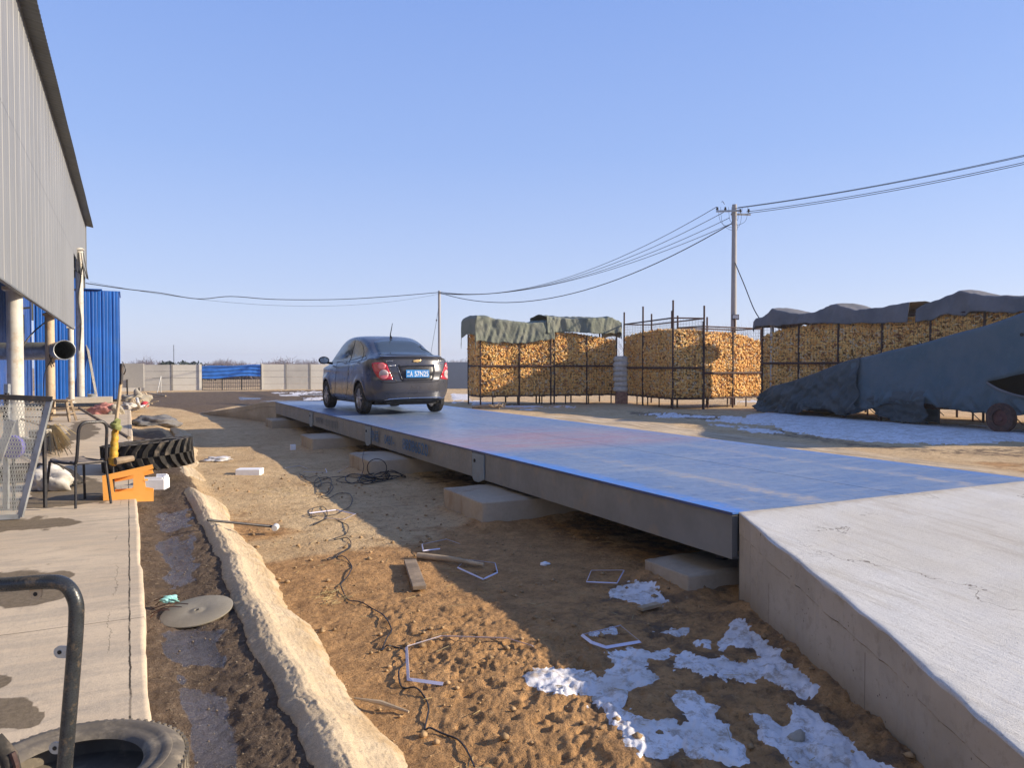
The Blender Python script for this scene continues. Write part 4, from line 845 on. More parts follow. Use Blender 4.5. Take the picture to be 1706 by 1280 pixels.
# ------------------------------------------------------------ covered trailer / conveyor
def trailer():
    o0 = Vector((8.75, 27.3)); dr = Vector((3.15, -8.5)).normalized()
    t = empty('covered_trailer', tuple(W(o0.x, o0.y)), 0, 'long wedge-shaped trailer machine wrapped in blue-green tarpaulin with iron wheels', 'trailer')
    topz = lambda s: float(np.interp(s, [0, .6, 1.6, 2.3, 4.1, 6.7, 9.5, 13], [.66, .92, 1.12, 1.30, 1.80, 2.22, 2.86, 3.35]))
    botz = lambda s: float(np.interp(s, [0, .5, 2, 2.6, 3.3, 4.0, 4.6, 5.6, 6.6, 7.5, 9, 10, 13], [.12, .02, .03, .22, .30, .12, .28, .55, .62, .48, .42, .5, .6]))
    dep = W(-dr.y, dr.x)  # towards the far side
    ax = W(dr.x, dr.y); dp = Vector((-ax.y, ax.x, 0)); 
    if dp.dot(FW) < 0: dp = -dp
    base = W(o0.x, o0.y)
    def shell(s0, s1, name, mat, wid, amp, hole=False, seed=5, inset=0):
        ns = int((s1-s0)/.05); nz = 44; vs = []; ss = np.linspace(s0, s1, ns)
        S_, V_ = np.meshgrid(ss, np.linspace(0, 1, nz), indexing='ij')
        tz = np.vectorize(topz)(S_); bz = np.vectorize(botz)(S_)+.05*(fbm(S_*2, S_*0, 3, seed)-.5)*2
        # profile: up the near face, over the top, down the far face
        if hole:
            mid_ = bz+(tz-bz)*.45; up = np.interp(S_, [8.7, 9.75, 13], [1.22, 1.46, 1.9]); lo = np.interp(S_, [8.7, 9.1, 9.75, 13], [1.22, 1.04, .90, .84]); kk_ = sst(7.6, 8.7, S_)
            up = mid_*(1-kk_)+up*kk_; lo = mid_*(1-kk_)+lo*kk_
            zn = np.where(V_ < .3, bz+(lo-bz)*(V_/.3), up+(tz-up)*((V_-.3)/.3))
        else: zn = bz+(tz-bz)*(V_/.6)
        Z = np.where(V_ < .6, zn, np.where(V_ < .8, tz, tz+(bz-tz)*((V_-.8)/.2)))
        Yd = np.where(V_ < .6, inset, np.where(V_ < .8, inset+(V_-.6)/.2*wid, wid+inset))
        fo = (fbm(S_*1.1+V_*2.0, V_*3.2+S_*.25, 4, seed+3)-.5)*amp+np.abs(fbm(S_*1.5-V_*3.6, V_*2.4+S_*.4, 4, seed+7, .6)-.5)*amp*1.3
        ph = S_/1.15-np.floor(S_/1.15)-.5; an_ = np.arctan2(ph, V_*2.0+.10)
        cre = .5-np.abs(fbm(S_*2.2+V_*5.0, V_*1.5, 3, seed+31, .5)-.5)*4
        fo = fo+(.030 if hole else .05)*np.sin(an_*12+4*fbm(S_*2, V_*3, 2, seed+21))*np.exp(-V_/.22)+(.018 if hole else .05)*cre*np.exp(-V_/(.35 if hole else .9))
        fo = fo*np.where(V_ < .6, sst(0, .25, .62-V_)*1.0+.15+(.9*sst(.3, 0, V_) if hole else 0), .2); Yd = Yd-fo
        co = np.array(base)[None, None]+np.array(ax)[None, None]*S_[..., None]+np.array(dp)[None, None]*Yd[..., None]; co[..., 2] = Z+.5*fo*0
        sag = (fbm(S_*.7, V_*0+seed, 2, seed+11)-.5)*.10*np.where(V_ > .58, 1, 0)*np.where(V_ < .82, 1, 0); co[..., 2] += sag
        i_ = np.arange(ns*nz).reshape(ns, nz); Fc = np.stack([i_[:-1, :-1], i_[1:, :-1], i_[1:, 1:], i_[:-1, 1:]], -1).reshape(-1, 4)
        if hole:
            sm = S_.ravel()[Fc].mean(1); Vf = V_.ravel()[Fc]
            Fc = Fc[~((sm > 8.7) & (Vf.min(1) < .3) & (Vf.max(1) >= .3))]
        o = mesh_obj(name, co.reshape(-1, 3), Fc, mat, t, smooth=True); o.matrix_parent_inverse = Matrix.Translation(-t.location); o.modifiers.new('thick', 'SOLIDIFY').thickness = .012; return o
    shell(3.7, 13, 'tarpaulin_cover', M['bluegreen'], 1.7, .10, True, 305)
    # front skirt
    topz0 = topz; 
    shell(-.05, 4.6, 'tarpaulin_skirt', M['skirt'], 1.7, .50, False, 331, -.03)
    b = MB()
    for yy in (.35, 1.4): 
        for s0, s1 in ((.4, 12.9),): b.beam(base+ax*s0+dp*yy+Vector((0, 0, .42)), base+ax*s1+dp*yy+Vector((0, 0, .62)), .1, .14)
    for s_ in np.arange(.8, 12.8, 1.2): b.beam(base+ax*s_+dp*.35+Vector((0, 0, .48)), base+ax*s_+dp*1.4+Vector((0, 0, .5)), .08, .1)
    for s_ in (3.6, 5.0): b.beam(base+ax*s_+dp*.35+Vector((0, 0, 0)), base+ax*s_+dp*.35+Vector((0, 0, .45)), .08, .08)
    o = b.build('chassis', M['rust'], t); o.matrix_parent_inverse = Matrix.Translation(-t.location)
    b = MB(); b.add([base+ax*3.4+dp*.9+Vector((0, 0, .5)), base+ax*13+dp*.9+Vector((0, 0, .7)), base+ax*13+dp*.9+Vector((0, 0, 3.2)), base+ax*3.4+dp*.9+Vector((0, 0, 1.5))], [(0, 1, 2, 3)])
    o = b.build('inner_panel', M['black'], t); o.matrix_parent_inverse = Matrix.Translation(-t.location)
    botz0 = botz
    botz = lambda s: float(np.interp(s, [4.9, 5.2, 5.7, 6.2, 6.6, 6.9], [.5, .2, .07, .03, .05, .06])); topz = lambda s: botz0(s)+.35
    shell(4.9, 6.9, 'hanging_flap', M['skirt'], .5, .34, False, 351, .02)
    Mz = Matrix.Rotation(math.atan2(ax.y, ax.x), 3, 'Z') @ Matrix.Rotation(R(90), 3, 'X')
    for s_, yy in ((9.15, -.12), (9.15, 1.7), (10.4, -.12)):
        wv = empty('wheel', tuple(base+ax*s_+dp*yy+Vector((0, 0, .36))-t.location)); wv.parent = t
        b = MB(); b.lathe((0, 0, 0), [(.20, -.07), (.35, -.08), (.37, -.03), (.37, .03), (.35, .08), (.20, .07)], 32, Mz, closed=True); b.build('tyre', M['rust'], wv, True)
        b = MB(); b.lathe((0, 0, 0), [(.0, .04), (.07, .055), (.08, .03), (.21, .02), (.21, -.05), (0, -.05)], 28, Mz); b.build('rim', paint('red_rust', (.11, .035, .03), .7, .3, 10), wv, True)
    lip = [(8.7, 1.22), (9.1, 1.03), (9.75, .89), (11, .86), (13, .83)]; b = MB(); b.tube(crom([base+ax*s_-dp*.05+Vector((0, 0, z_-.01)) for s_, z_ in lip], 6), .03, 8); o = b.build('hem_roll', M['slate'], t, True); o.matrix_parent_inverse = Matrix.Translation(-t.location)
    for k_ in range(7):
        s_ = 4.9+k_*1.1; z_ = botz0(s_); b = MB(); b.tube([base+ax*s_-dp*.03+Vector((0, 0, z_+.06)), base+ax*(s_+.1)+dp*.3+Vector((0, 0, max(z_-.25, .12)))], .012, 5); o = b.build('tie_rope', M['cable'], t); o.matrix_parent_inverse = Matrix.Translation(-t.location)
    # stencilled marks
    for s_, z_, tx, sz in ((9.85, 1.98, '1', .42),):
        p = base+ax*s_-dp*.10; o = text('stencil', tx, tuple(p-t.location+Vector((0, 0, z_))), (R(90), 0, math.atan2(ax.y, ax.x)), sz, M['black'], t, 1.0, .004)
    b = MB(); p = base+ax*9.62-dp*.09+Vector((0, 0, 2.36)); b.tube([p, p-dp*.02], .045, 12); o = b.build('dark_hole', M['black'], t); o.matrix_parent_inverse = Matrix.Translation(-t.location)
trailer()
# ------------------------------------------------------------ poles and wires
def upole(base, h, r0, r1, label, cross=True, light=False):
    t = empty('utility_pole', tuple(base), 0, label, 'utility pole', 'utility poles')
    b = MB(); b.tube([(0, 0, -.1), (0, 0, h*.5), (0, 0, h)], [r0, (r0+r1)/2, r1], 16); b.build('pole_shaft', M['pole'], t, True)
    if cross:
        mm = Matrix.Rotation(-YAW, 3, 'Z'); b = MB()
        b.box((-.35, 0, h-.30), (.95, .07, .07), Matrix.Rotation(-YAW-.15, 3, 'Z')); b.box((.35, 0, h-.38), (.85, .07, .07), Matrix.Rotation(-YAW+.1, 3, 'Z')); b.build('crossarm', M['galv'], t)
        for i, dx in enumerate((-.72, -.38, .25, .6)):
            x = dx*math.cos(YAW); y = -dx*math.sin(YAW); i_ = MB(); zz_ = h-.28 if dx < 0 else h-.36
            i_.lathe((x, y, zz_), [(.0, 0), (.02, 0), (.02, .05), (.05, .06), (.055, .10), (.03, .12), (.045, .15), (.02, .18), (0, .18)], 10); i_.build('insulator', M['steel_dark'], t, True)
        b = MB()
        for k_ in range(7):
            a0_ = random.uniform(-.7, .6); a1_ = random.uniform(-.15, .2); lo = random.uniform(.5, 1.1)
            pts = [(a0_*math.cos(YAW), -a0_*math.sin(YAW), h-.1), ((a0_*.8)*math.cos(YAW), -a0_*.8*math.sin(YAW), h-lo*.8), (a1_, 0, h-lo), (a1_*.5, .0, h-.5)]
            b.tube(crom(pts, 6), .008, 4)
        b.tube(crom([(-.38, .17, h), (-.45, .2, h+.12), (-.5, .22, h+.1)], 4), .012, 4)
        b.build('jumper_wires', M['cable'], t)
    if light:
        fl = MB(); fl.box((0, 0, 0), (.30, .07, .22)); o = fl.build('floodlight', M['steel_dark'], t, bev=.01); v = -FW*.24; o.location = (v.x, v.y, 3.3+.36); o.rotation_euler = (0, 0, -YAW)
        g_ = MB(); g_.box((0, -.038, .01), (.24, .004, .15)); g_.build('lamp_glass', paint('lamp_glass', (.5, .52, .55), .2, .05), o)
    return t
M['pole'] = conc('pole_concrete', (.40, .385, .37), (.34, .33, .32), .2, .8)
B_1 = W(.2858*32.6, 32.6); HP1 = 1.62+ (610-343)/1290*32.6+.02
upole(B_1, HP1, .135, .095, 'tall concrete utility pole with crossarms behind the middle cribs', True, True)
f2 = 52; B_2 = Pf(732, 600, f2); B_2.z = 0; HP2 = 1.62+(610-485)/1290*f2
upole(B_2, HP2, .10, .085, 'distant slim utility pole rising behind the parked sedan', False)
def wire(a, c, sag, r, label, mat=None, extra=0, n=28, group='overhead wires'):
    a = Vector(a); c = Vector(c); pts = [a.lerp(c, i/n)-Vector((0, 0, 4*sag*(i/n)*(1-i/n)+extra*math.sin(i/n*9)*(i/n)*(1-i/n))) for i in range(n+1)]
    b = MB(); b.tube(pts, r, 5); return tag(b.build('overhead_wire', mat or M['cable']), label, 'wire', group)
T1 = B_1+Vector((0, 0, HP1)); T2 = B_2+Vector((0, 0, HP2))
for i, (dx, dz, l) in enumerate(((-.75, -.1, 'topmost'), (-.45, -.32, 'second'), (-.2, -.55, 'third'), (-.02, -.75, 'lowest'))):
    wire(T1+RT*dx+Vector((0, 0, dz)), T2+RT*(-.06+.03*i)+Vector((0, 0, -.05-.05*i)), 1.35-.12*i, .013, '%s of the four thin wires between the two utility poles' % l)
wire(T1+Vector((-.05, 0, -.75)), T2+Vector((0, 0, -.12)), 1.75, .022, 'thick black service cable sagging below the four wires between the poles')
pW = Pf(143, 472, 35); pm = [pW, Pf(205, 481, 37), Pf(265, 488, 40), Pf(330, 498, 42), Pf(385, 494, 44), Pf(460, 499, 46), Pf(560, 499, 49), Pf(650, 494, 50.5), T2+Vector((0, 0, -.1))]
b = MB(); b.tube(crom(pm, 6), .022, 5); tag(b.build('overhead_wire', M['cable']), 'thick wavy black cable from warehouse corner to distant pole', 'wire', 'overhead wires')
wire(Pf(150, 470, 35), T2+Vector((0, 0, -.2)), .95, .007, 'faint thin wire just above the wavy warehouse cable')
for i, (px, py, dx, dz) in enumerate(((1720, 262, .15, -.12), (1720, 265, -.1, -.18), (1720, 275, .5, -.30), (1720, 278, .6, -.36))):
    wire(T1+RT*dx+Vector((0, 0, dz)), Pf(1980, py-70, 23), .25, .012, ['upper wire of the upper pair running off right from the pole', 'lower wire of the upper pair running off right from the pole', 'upper wire of the lower pair running off right from the pole', 'lower wire of the lower pair running off right from the pole'][i])
b = MB(); s0 = B_1+Vector((0, 0, 1.62+(610-435)/1290*32.6)); b.tube(crom([s0, Pf(1240, 475, 31.5), Pf(1256, 515, 30), Pf(1271, 539, 28.7)], 8), .022, 5); tag(b.build('service_cable', M['cable']), 'black cable dropping from the tall pole to the crib corner', 'cable')
b = MB(); a_ = B_2+Vector((0, 0, HP2-.9)); c_ = Pf(716, 600, 51); b.tube([a_, c_], .012, 4); b.tube([a_.lerp(c_, .28), a_.lerp(c_, .3)], .05, 6); tag(b.build('guy_wire', M['steel_dark']), 'thin slanting stay wire of the distant pole', 'guy wire')
b = MB(); p = Pf(290, 640, 130); p.z = -1; b.tube([p, Vector((p.x, p.y, 1.62+35/1290*130))], .05, 5); tag(b.build('mast', M['steel_dark']), 'faint thin mast far beyond the concrete fence', 'mast')
# ------------------------------------------------------------ trees
M['bark'] = paint('bark', (.13, .105, .10), .9, .3, 6); M['twigs'] = paint('far_twigs', (.17, .135, .15), .9, .3, 3, bump=0); M['conifer'] = paint('dark_shrub', (.035, .05, .045), .9, .3, 5)
def bare_tree(base, h, seed, label, group, lv=4, mat=None, w0=.05, spread=.5):
    rnd = random.Random(seed); tr = MB(); br = MB()
    def grow(b, p, d, L_, r, lev):
        n_ = 3; pts = [p]; q_ = p
        for i in range(n_): d = (d+Vector((rnd.gauss(0, .1), rnd.gauss(0, .1), .03))).normalized(); q_ = q_+d*L_/n_; pts.append(q_)
        b.tube(pts, [r*(1-.45*i/n_) for i in range(n_+1)], 5 if lev > 1 else 3, cap=False)
        if lev <= 0: return
        for i in range(rnd.choice((3, 4)) if lev > 1 else 4):
            t_ = rnd.uniform(.35, 1); k_ = min(int(t_*n_), n_-1); pp = pts[k_].lerp(pts[k_+1], t_*n_-k_)
            a_ = rnd.uniform(0, 6.28); nd = (d+Vector((math.cos(a_), math.sin(a_), rnd.uniform(-.1, .5)))*spread*rnd.uniform(.7, 1.4)).normalized()
            grow(br, pp, nd, L_*rnd.uniform(.5, .75), r*.5, lev-1)
    t = empty('bare_tree', tuple(base), 0, label, 'tree', group); grow(tr, Vector((0, 0, -.1)), Vector((0, 0, 1)), h*.42, w0*h/5, lv)
    tr.build('trunk', mat or M['bark'], t); br.build('crown', mat or M['twigs'], t); return t
spots = [(1052, 56, 6.0), (1092, 60, 5.4), (1160, 58, 6.6), (1196, 57, 6.2), (1248, 56, 5.6), (1262, 62, 6.8), (1036, 50, 4.4), (1500, 60, 6)]
TL = ['bare tree seen in the gap left of the tall bare posts', 'bare tree rising behind the tall-posted crib', 'taller bare tree left of the utility pole behind the middle cribs', 'bare tree just left of the utility pole floodlight', 'spreading bare tree right of the utility pole', 'bare tree beside the left end of the long crib', 'low bare sapling between the left and middle cribs', 'bare tree hidden behind the long dark tarpaulins']
for i, (px, f, h) in enumerate(spots):
    if i == 7: continue
    p = Pf(px, 640, f); p.z = -.1; bare_tree(p, h, 40+i, TL[i], 'bare trees behind the cribs', 4, M['twigs'], .022, .6)
for i, (px, f, h) in enumerate(((212, 62, 3.1), (232, 64, 3.3), (248, 66, 2.9))):
    p = Pf(px, 640, f); p.z = -.1; bare_tree(p, h, 60+i, ['bare bush just right of the blue booth top of fence', 'bare bush second from the blue booth behind the fence', 'bare bush third from the blue booth behind the fence'][i], 'bare bushes behind the left fence', 4, M['twigs'], .03, .75)
def thicket(pA, pB, h, n, name, label, mat, seed):
    pA.z = pB.z = -.3
    rnd = random.Random(seed); b = MB()
    for _ in range(n):
        p = pA.lerp(pB, rnd.random())+FW*rnd.uniform(0, 14); hh = h*rnd.uniform(.5, 1)*(.8+.3*math.sin(p.x*.35))
        for _k in range(5):
            q_ = p+Vector((rnd.gauss(0, .5), rnd.gauss(0, .5), hh*rnd.uniform(.6, 1))); mdp = p.lerp(q_, .5)+Vector((rnd.gauss(0, .2), 0, 0)); b.tube([p, mdp, q_], [.06, .045, .02], 3, cap=False)
            for _j in range(3): r_ = mdp.lerp(q_, rnd.random()); b.tube([r_, r_+Vector((rnd.gauss(0, .5), rnd.gauss(0, .3), rnd.uniform(.1, .7)))], .02, 3, cap=False)
    return tag(b.build(name, mat), label, 'thicket', None, 'stuff')
thicket(Pf(352, 640, 95), Pf(436, 640, 95), 3.5, 330, 'thicket', 'far reddish thicket of bare branches above the blue banner', M['twigs'], 5)
thicket(Pf(60, 640, 190), Pf(1000, 640, 190), 3.7, 1500, 'treeline', 'distant low treeline along the horizon behind the fences', M['twigs'], 6)
thicket(Pf(1000, 640, 190), Pf(1900, 640, 190), 5.5, 900, 'treeline', 'distant treeline right of the corn cribs', M['twigs'], 7)
for i, (px, wd) in enumerate(((278, 1.6), (308, 3.6))):
    p = Pf(px, 640, 85); p.z = -.1; t = empty('evergreen_shrub', tuple(p), 0, ['small round dark shrub showing above the pale fence', 'wide low dark shrub showing above the pale fence'][i], 'shrub', 'dark shrubs beyond the fence')
    n = 900; a = RNG.random(n)*6.28; r = RNG.random(n)**.5; zz_ = RNG.random(n); pos = np.stack([np.cos(a)*r*wd*.9*np.sqrt(1-zz_**2*.8), np.sin(a)*r*wd*.9, zz_*2.0+.0], -1)
    e1 = RNG.normal(size=(n, 3))*.14; e2 = RNG.normal(size=(n, 3))*.14; V = np.stack([pos, pos+e1, pos+e1+e2, pos+e2], 1).reshape(-1, 3); mesh_obj('foliage', V, np.arange(n*4).reshape(-1, 4), M['conifer'], t)
    b = MB(); b.tube([(0, 0, -.2), (0, 0, 1.2)], .08, 6); b.build('trunk', M['bark'], t)
# ------------------------------------------------------------ the sedan
def car():
    cx, yr, yaw = 5.21, 14.93, R(1.6); CS = 1.035              # rear bumper centre on the deck
    t = empty('sedan', (cx, yr, DZ+.004), yaw, 'dark grey four-door sedan parked on the weighbridge, seen from behind', 'car')
    HS = 1.06
    Mp = N('graphite_car_paint'); fl = Mp.noise(3, 4); Mp.col(Mp.mix(Mp.mr(Mp.noise(2.2, 6, .7), .5, .75, 0, .35), (.062, .062, .072), (.12, .11, .105))).rough(Mp.mr(fl, .3, .7, .24, .38)).metal(.3).spec(.5)
    Mp.b.inputs['Coat Weight'].default_value = .45; Mp.b.inputs['Coat Roughness'].default_value = .12
    mp = Mp.m
    mg = paint('car_glass', (.045, .06, .07), .06, .1, bump=0, spec=.9); mblk = paint('black_trim', (.015, .015, .017), .5, .1, bump=0)
    mred = paint('red_lens', (.50, .02, .035), .15, .15, 8, bump=0, spec=.8); mredl = paint('red_lens_light', (.72, .16, .17), .15, .1, 8, bump=0, spec=.8); mwh = paint('clear_lens', (.55, .42, .40), .12, .15, 12, bump=0, spec=.8)
    mchr = paint('chrome', (.75, .75, .76), .18, .05, metal=1, bump=0); mgold = paint('gold_badge', (.72, .48, .20), .3, .1, metal=.5, bump=0)
    # stations: y, zbot, halfwidth, zshoulder, ztop, wtop, wglass
    S = [(0.00,.30,.80,1.04,1.09,.60,.66),(.12,.26,.845,1.05,1.115,.62,.70),(.35,.24,.865,1.04,1.125,.63,.72),(.60,.22,.87,1.03,1.15,.62,.72),
         (.85,.20,.872,1.01,1.25,.60,.715),(1.15,.20,.872,.99,1.385,.59,.71),(1.5,.20,.872,.97,1.475,.585,.705),(1.9,.20,.872,.955,1.515,.585,.70),(2.3,.20,.870,.94,1.515,.585,.71),
         (2.7,.20,.868,.93,1.475,.585,.72),(3.05,.20,.866,.925,1.38,.59,.73),(3.35,.21,.862,.92,1.225,.61,.735),(3.6,.21,.855,.91,1.07,.63,.735),(3.95,.22,.83,.86,.955,.60,.70),(4.2,.26,.76,.76,.84,.54,.62),(4.38,.32,.62,.58,.66,.42,.50)]
    S = np.array(S); ys = np.concatenate([np.linspace(0, .12, 5), np.linspace(.16, 4.3, 110), np.linspace(4.32, 4.38, 4)])
    def cr(x, xs, v):
        # monotone-ish cubic via numpy: catmull on non-uniform samples
        k = np.clip(np.searchsorted(xs, x)-1, 0, len(xs)-2); h = xs[k+1]-xs[k]; t_ = (x-xs[k])/h
        m_ = np.gradient(v, xs); return (2*t_**3-3*t_**2+1)*v[k]+(t_**3-2*t_**2+t_)*h*m_[k]+(-2*t_**3+3*t_**2)*v[k+1]+(t_**3-t_**2)*h*m_[k+1]
    C_ = [cr(ys, S[:, 0], S[:, j]) for j in range(1, 7)]
    NJ = 56; V = []; 
    for i, y in enumerate(ys):
        zb, w_, zs, zt, wt, wg = [c[i] for c in C_]
        dz = zt-zs
        cp = np.array([(0, zb), (w_*.55, zb), (w_*.86, zb+.02), (w_*.955, zb+.10), (w_*.985, zb+.26), (w_, zb+(zs-zb)*.62), (w_*.985, zs-.10), (w_*.955, zs-.025), (w_*.90, zs+.005),
                       (wg+(w_*.86-wg)*.4, zs+dz*.12+.004), (wt+(wg-wt)*.55, zs+dz*.55), (wt, zt-.055*min(dz/.4, 1)-.0), (wt*.80, zt-.012), (wt*.45, zt), (0, zt+.004)])
        tt = np.arange(len(cp)); uu = np.linspace(0, len(cp)-1, NJ); gx = cr(uu, tt.astype(float), cp[:, 0]); gz = cr(uu, tt.astype(float), cp[:, 1]); gx[0] = gx[-1] = 0
        V.append(np.stack([gx, np.full(NJ, y), gz*HS], -1))
    V = np.array(V)                                        # (ny, NJ, 3)
    def shape(V):
        x = np.abs(V[..., 0])/.87; y = V[..., 1].copy(); z = V[..., 2]/HS
        rear = 1-sst(0, .75, V[..., 1]); y = y+.30*rear*x**3
        y = y+rear*(np.clip(z-.74, 0, 1)*.22+np.clip(.45-z, 0, 1)*.25)-.0*rear
        y = y-rear*.045*np.exp(-((z-1.085)/.035)**2)+rear*.03*np.exp(-((z-.735)/.02)**2)*(x < .95)
        fr = sst(3.7, 4.38, V[..., 1]); y = y-.42*fr*x**2.5
        V[..., 1] = y
        # body-side crease and wheel-arch flare
        side = (z > .25)*(z < .95); cre = .012*np.exp(-((z-(.80+.03*(V[..., 1]-2)))/.022)**2)-.012*np.exp(-((z-(.74))/.05)**2)
        fl_ = sum(.022*np.exp(-((np.hypot(V[..., 1]-wy, z-.30)-.37)/.05)**2) for wy in (.86, 3.41))
        V[..., 0] = V[..., 0]+np.sign(V[..., 0])*side*(cre+fl_)*(np.abs(V[..., 0]) > .6); return V
    left = V.copy(); left[..., 0] *= -1; full = np.concatenate([V, left[:, -2:0:-1]], 1); n1_ = full.shape[1]
    # rear and front caps bridge left and right at equal height
    verts = list(shape(full.copy()).reshape(-1, 3)); ny = len(ys); fcs = []
    for i in range(ny-1):
        for j in range(n1_): a = i*n1_+j; b_ = i*n1_+(j+1) % n1_; fcs.append((a, b_, b_+n1_, a+n1_))
    for row, flip in ((0, False), (ny-1, True)):
        K = 24; base = []; 
        for j in range(1, NJ-1):
            r_ = full[row, j]; line = [row*n1_+j]
            for k_ in range(1, K):
                x = r_[0]*(1-2*k_/K); p = np.array([[x, r_[1], r_[2]]]); verts.append(shape(p.copy())[0]); line.append(len(verts)-1)
            line.append(row*n1_+n1_-j); base.append(line)
        for j in range(len(base)-1):
            for k_ in range(K):
                f = (base[j][k_], base[j][k_+1], base[j+1][k_+1], base[j+1][k_]); fcs.append(f[::-1] if not flip else f)
        bot = [row*n1_]; top = [row*n1_+NJ-1]
        for k_ in range(K):
            f = (bot[0], base[0][k_+1], base[0][k_]); fcs.append(f if not flip else f[::-1]); f = (top[0], base[-1][k_], base[-1][k_+1]); fcs.append(f if not flip else f[::-1])
    tmp = mesh_obj('tmp_body', verts, fcs, mp, None, True)
    bm = bmesh.new(); bm.from_mesh(tmp.data); bmesh.ops.remove_doubles(bm, verts=bm.verts, dist=1e-4); bmesh.ops.recalc_face_normals(bm, faces=bm.faces); bm.to_mesh(tmp.data); bm.free()
    tmp.data.materials.append(mblk)
    cutb = MB()
    for wy in (.86, 3.41):
        for s_ in (-1, 1): cutb.tube([(s_*.55, wy, .315), (s_*1.1, wy, .315)], .355, 40)
    for s_ in (0,): pass
    cut = cutb.build('tmp_cut', mblk); cut.data.materials.clear(); cut.data.materials.append(mp); cut.data.materials.append(mblk)
    for p in cut.data.polygons: p.material_index = 1
    md = tmp.modifiers.new('b', 'BOOLEAN'); md.object = cut; md.operation = 'DIFFERENCE'; md.solver = 'EXACT'
    dg = bpy.context.evaluated_depsgraph_get(); me = bpy.data.meshes.new_from_object(tmp.evaluated_get(dg)); me.name = 'body'
    body = bpy.data.objects.new('body', me); COL.objects.link(body); body.parent = t
    for o in (tmp, cut): bpy.data.objects.remove(o)
    t.scale = (CS, CS, CS); Mw = Matrix.Translation(t.location) @ Matrix.Rotation(yaw, 4, 'Z') @ Matrix.Scale(CS, 4); Mi = Mw.inverted()
    bvh = BVHTree.FromPolygons([Vector(v.co) for v in me.vertices], [tuple(p.vertices) for p in me.polygons])
    o_l = Mi @ Vector((0, 0, CAMH))
    def hit(px, py):
        d_ = (Mi.to_3x3() @ ray(px, py)).normalized(); h_ = bvh.ray_cast(o_l, d_)
        if h_[0] is None:
            n_ = bvh.find_nearest(o_l+d_*(Mi @ Vector((cx, yr+1, 1.4)) - o_l).length*1.0); return n_[0], n_[1]
        return h_[0], h_[1]
    ZS = 5.687; z5 = lambda pts: [(500+a/ZS, 520+b_/ZS) for a, b_ in pts]
    z3 = lambda pts: [(610+a/10.667, 580+b_/10.667) for a, b_ in pts]
    def decal(name, pts, mat, off=.006, rings=5, mirror=False, sub=6, parent=t):
        pp = []; n_ = len(pts)
        for i in range(n_):
            for k_ in range(sub): a = Vector(pts[i]); c_ = Vector(pts[(i+1) % n_]); pp.append(a.lerp(c_, k_/sub))
        cen = sum(pp, Vector((0, 0)))/len(pp); vs = []; fs = []; m_ = len(pp)
        for r_ in range(rings):
            for p in pp: q_ = p.lerp(cen, r_/rings); h_, nn = hit(q_.x, q_.y); nn = nn if nn.dot(o_l-h_) > 0 else -nn; vs.append(h_+nn*off)
        h_, nn = hit(cen.x, cen.y); nn = nn if nn.dot(o_l-h_) > 0 else -nn; vs.append(h_+nn*off)
        for r_ in range(rings-1):
            for k_ in range(m_): fs.append((r_*m_+k_, r_*m_+(k_+1) % m_, (r_+1)*m_+(k_+1) % m_, (r_+1)*m_+k_))
        for k_ in range(m_): fs.append(((rings-1)*m_+k_, (rings-1)*m_+(k_+1) % m_, rings*m_))
        objs = [mesh_obj(name, vs, fs, mat, parent, True)]
        if mirror: objs.append(mesh_obj(name, [Vector((-v.x, v.y, v.z)) for v in vs], [f[::-1] for f in fs], mat, parent, True))
        for o in objs: md_ = o.modifiers.new('thick', 'SOLIDIFY'); md_.thickness = .004; md_.offset = 1
        return objs
    def strip(name, pts, r, mat, off=.003, mirror=False, parent=t, k=6):
        pp = []
        for i in range(len(pts)-1):
            for q_ in range(k): pp.append(Vector(pts[i]).lerp(Vector(pts[i+1]), q_/k))
        pp.append(Vector(pts[-1])); ps = []
        for p in pp: h_, nn = hit(p.x, p.y); ps.append(h_+(nn if nn.dot(o_l-h_) > 0 else -nn)*off)
        b = MB(); b.tube(ps, r, 5); b.build(name, mat, parent)
        if mirror: b = MB(); b.tube([Vector((-v.x, v.y, v.z)) for v in ps], r, 5); b.build(name, mat, parent)
    circ = lambda x, y, rx, ry, n_=18: [(x+rx*math.cos(a*6.283/n_), y+ry*math.sin(a*6.283/n_)) for a in range(n_)]
    decal('rear_window', z5([(700, 285), (760, 268), (900, 262), (1060, 268), (1110, 285), (1210, 350), (1296, 408), (1100, 412), (900, 408), (748, 408), (722, 350)]), mg, .005, 7)
    def side_decal(name, pts, mat, off=.006, rings=6, sub=6):
        pp = []; n_ = len(pts)
        for i in range(n_):
            for k_ in range(sub): pp.append(Vector(pts[i]).lerp(Vector(pts[(i+1) % n_]), k_/sub))
        cen = sum(pp, Vector((0, 0)))/len(pp); m_ = len(pp); allp = [p.lerp(cen, r_/rings) for r_ in range(rings) for p in pp]+[cen]; vs = []
        for q_ in allp:
            h_ = bvh.ray_cast(Vector((-3, q_.x, q_.y*HS)), Vector((1, 0, 0))); vs.append(h_[0]+Vector((-1, 0, .3)).normalized()*off if h_[0] else Vector((-.7, q_.x, q_.y*HS)))
        fs = [(r_*m_+k_, r_*m_+(k_+1) % m_, (r_+1)*m_+(k_+1) % m_, (r_+1)*m_+k_) for r_ in range(rings-1) for k_ in range(m_)]+[((rings-1)*m_+k_, (rings-1)*m_+(k_+1) % m_, rings*m_) for k_ in range(m_)]
        for s_ in (1, -1):
            o = mesh_obj(name, [Vector((v.x*s_, v.y, v.z)) for v in vs], fs if s_ == 1 else [f[::-1] for f in fs], mat, t, True)
    side_decal('side_window', [(1.95, .985), (1.95, 1.425), (2.4, 1.42), (2.75, 1.36), (3.05, 1.25), (3.3, 1.10), (3.42, .985)], mg)
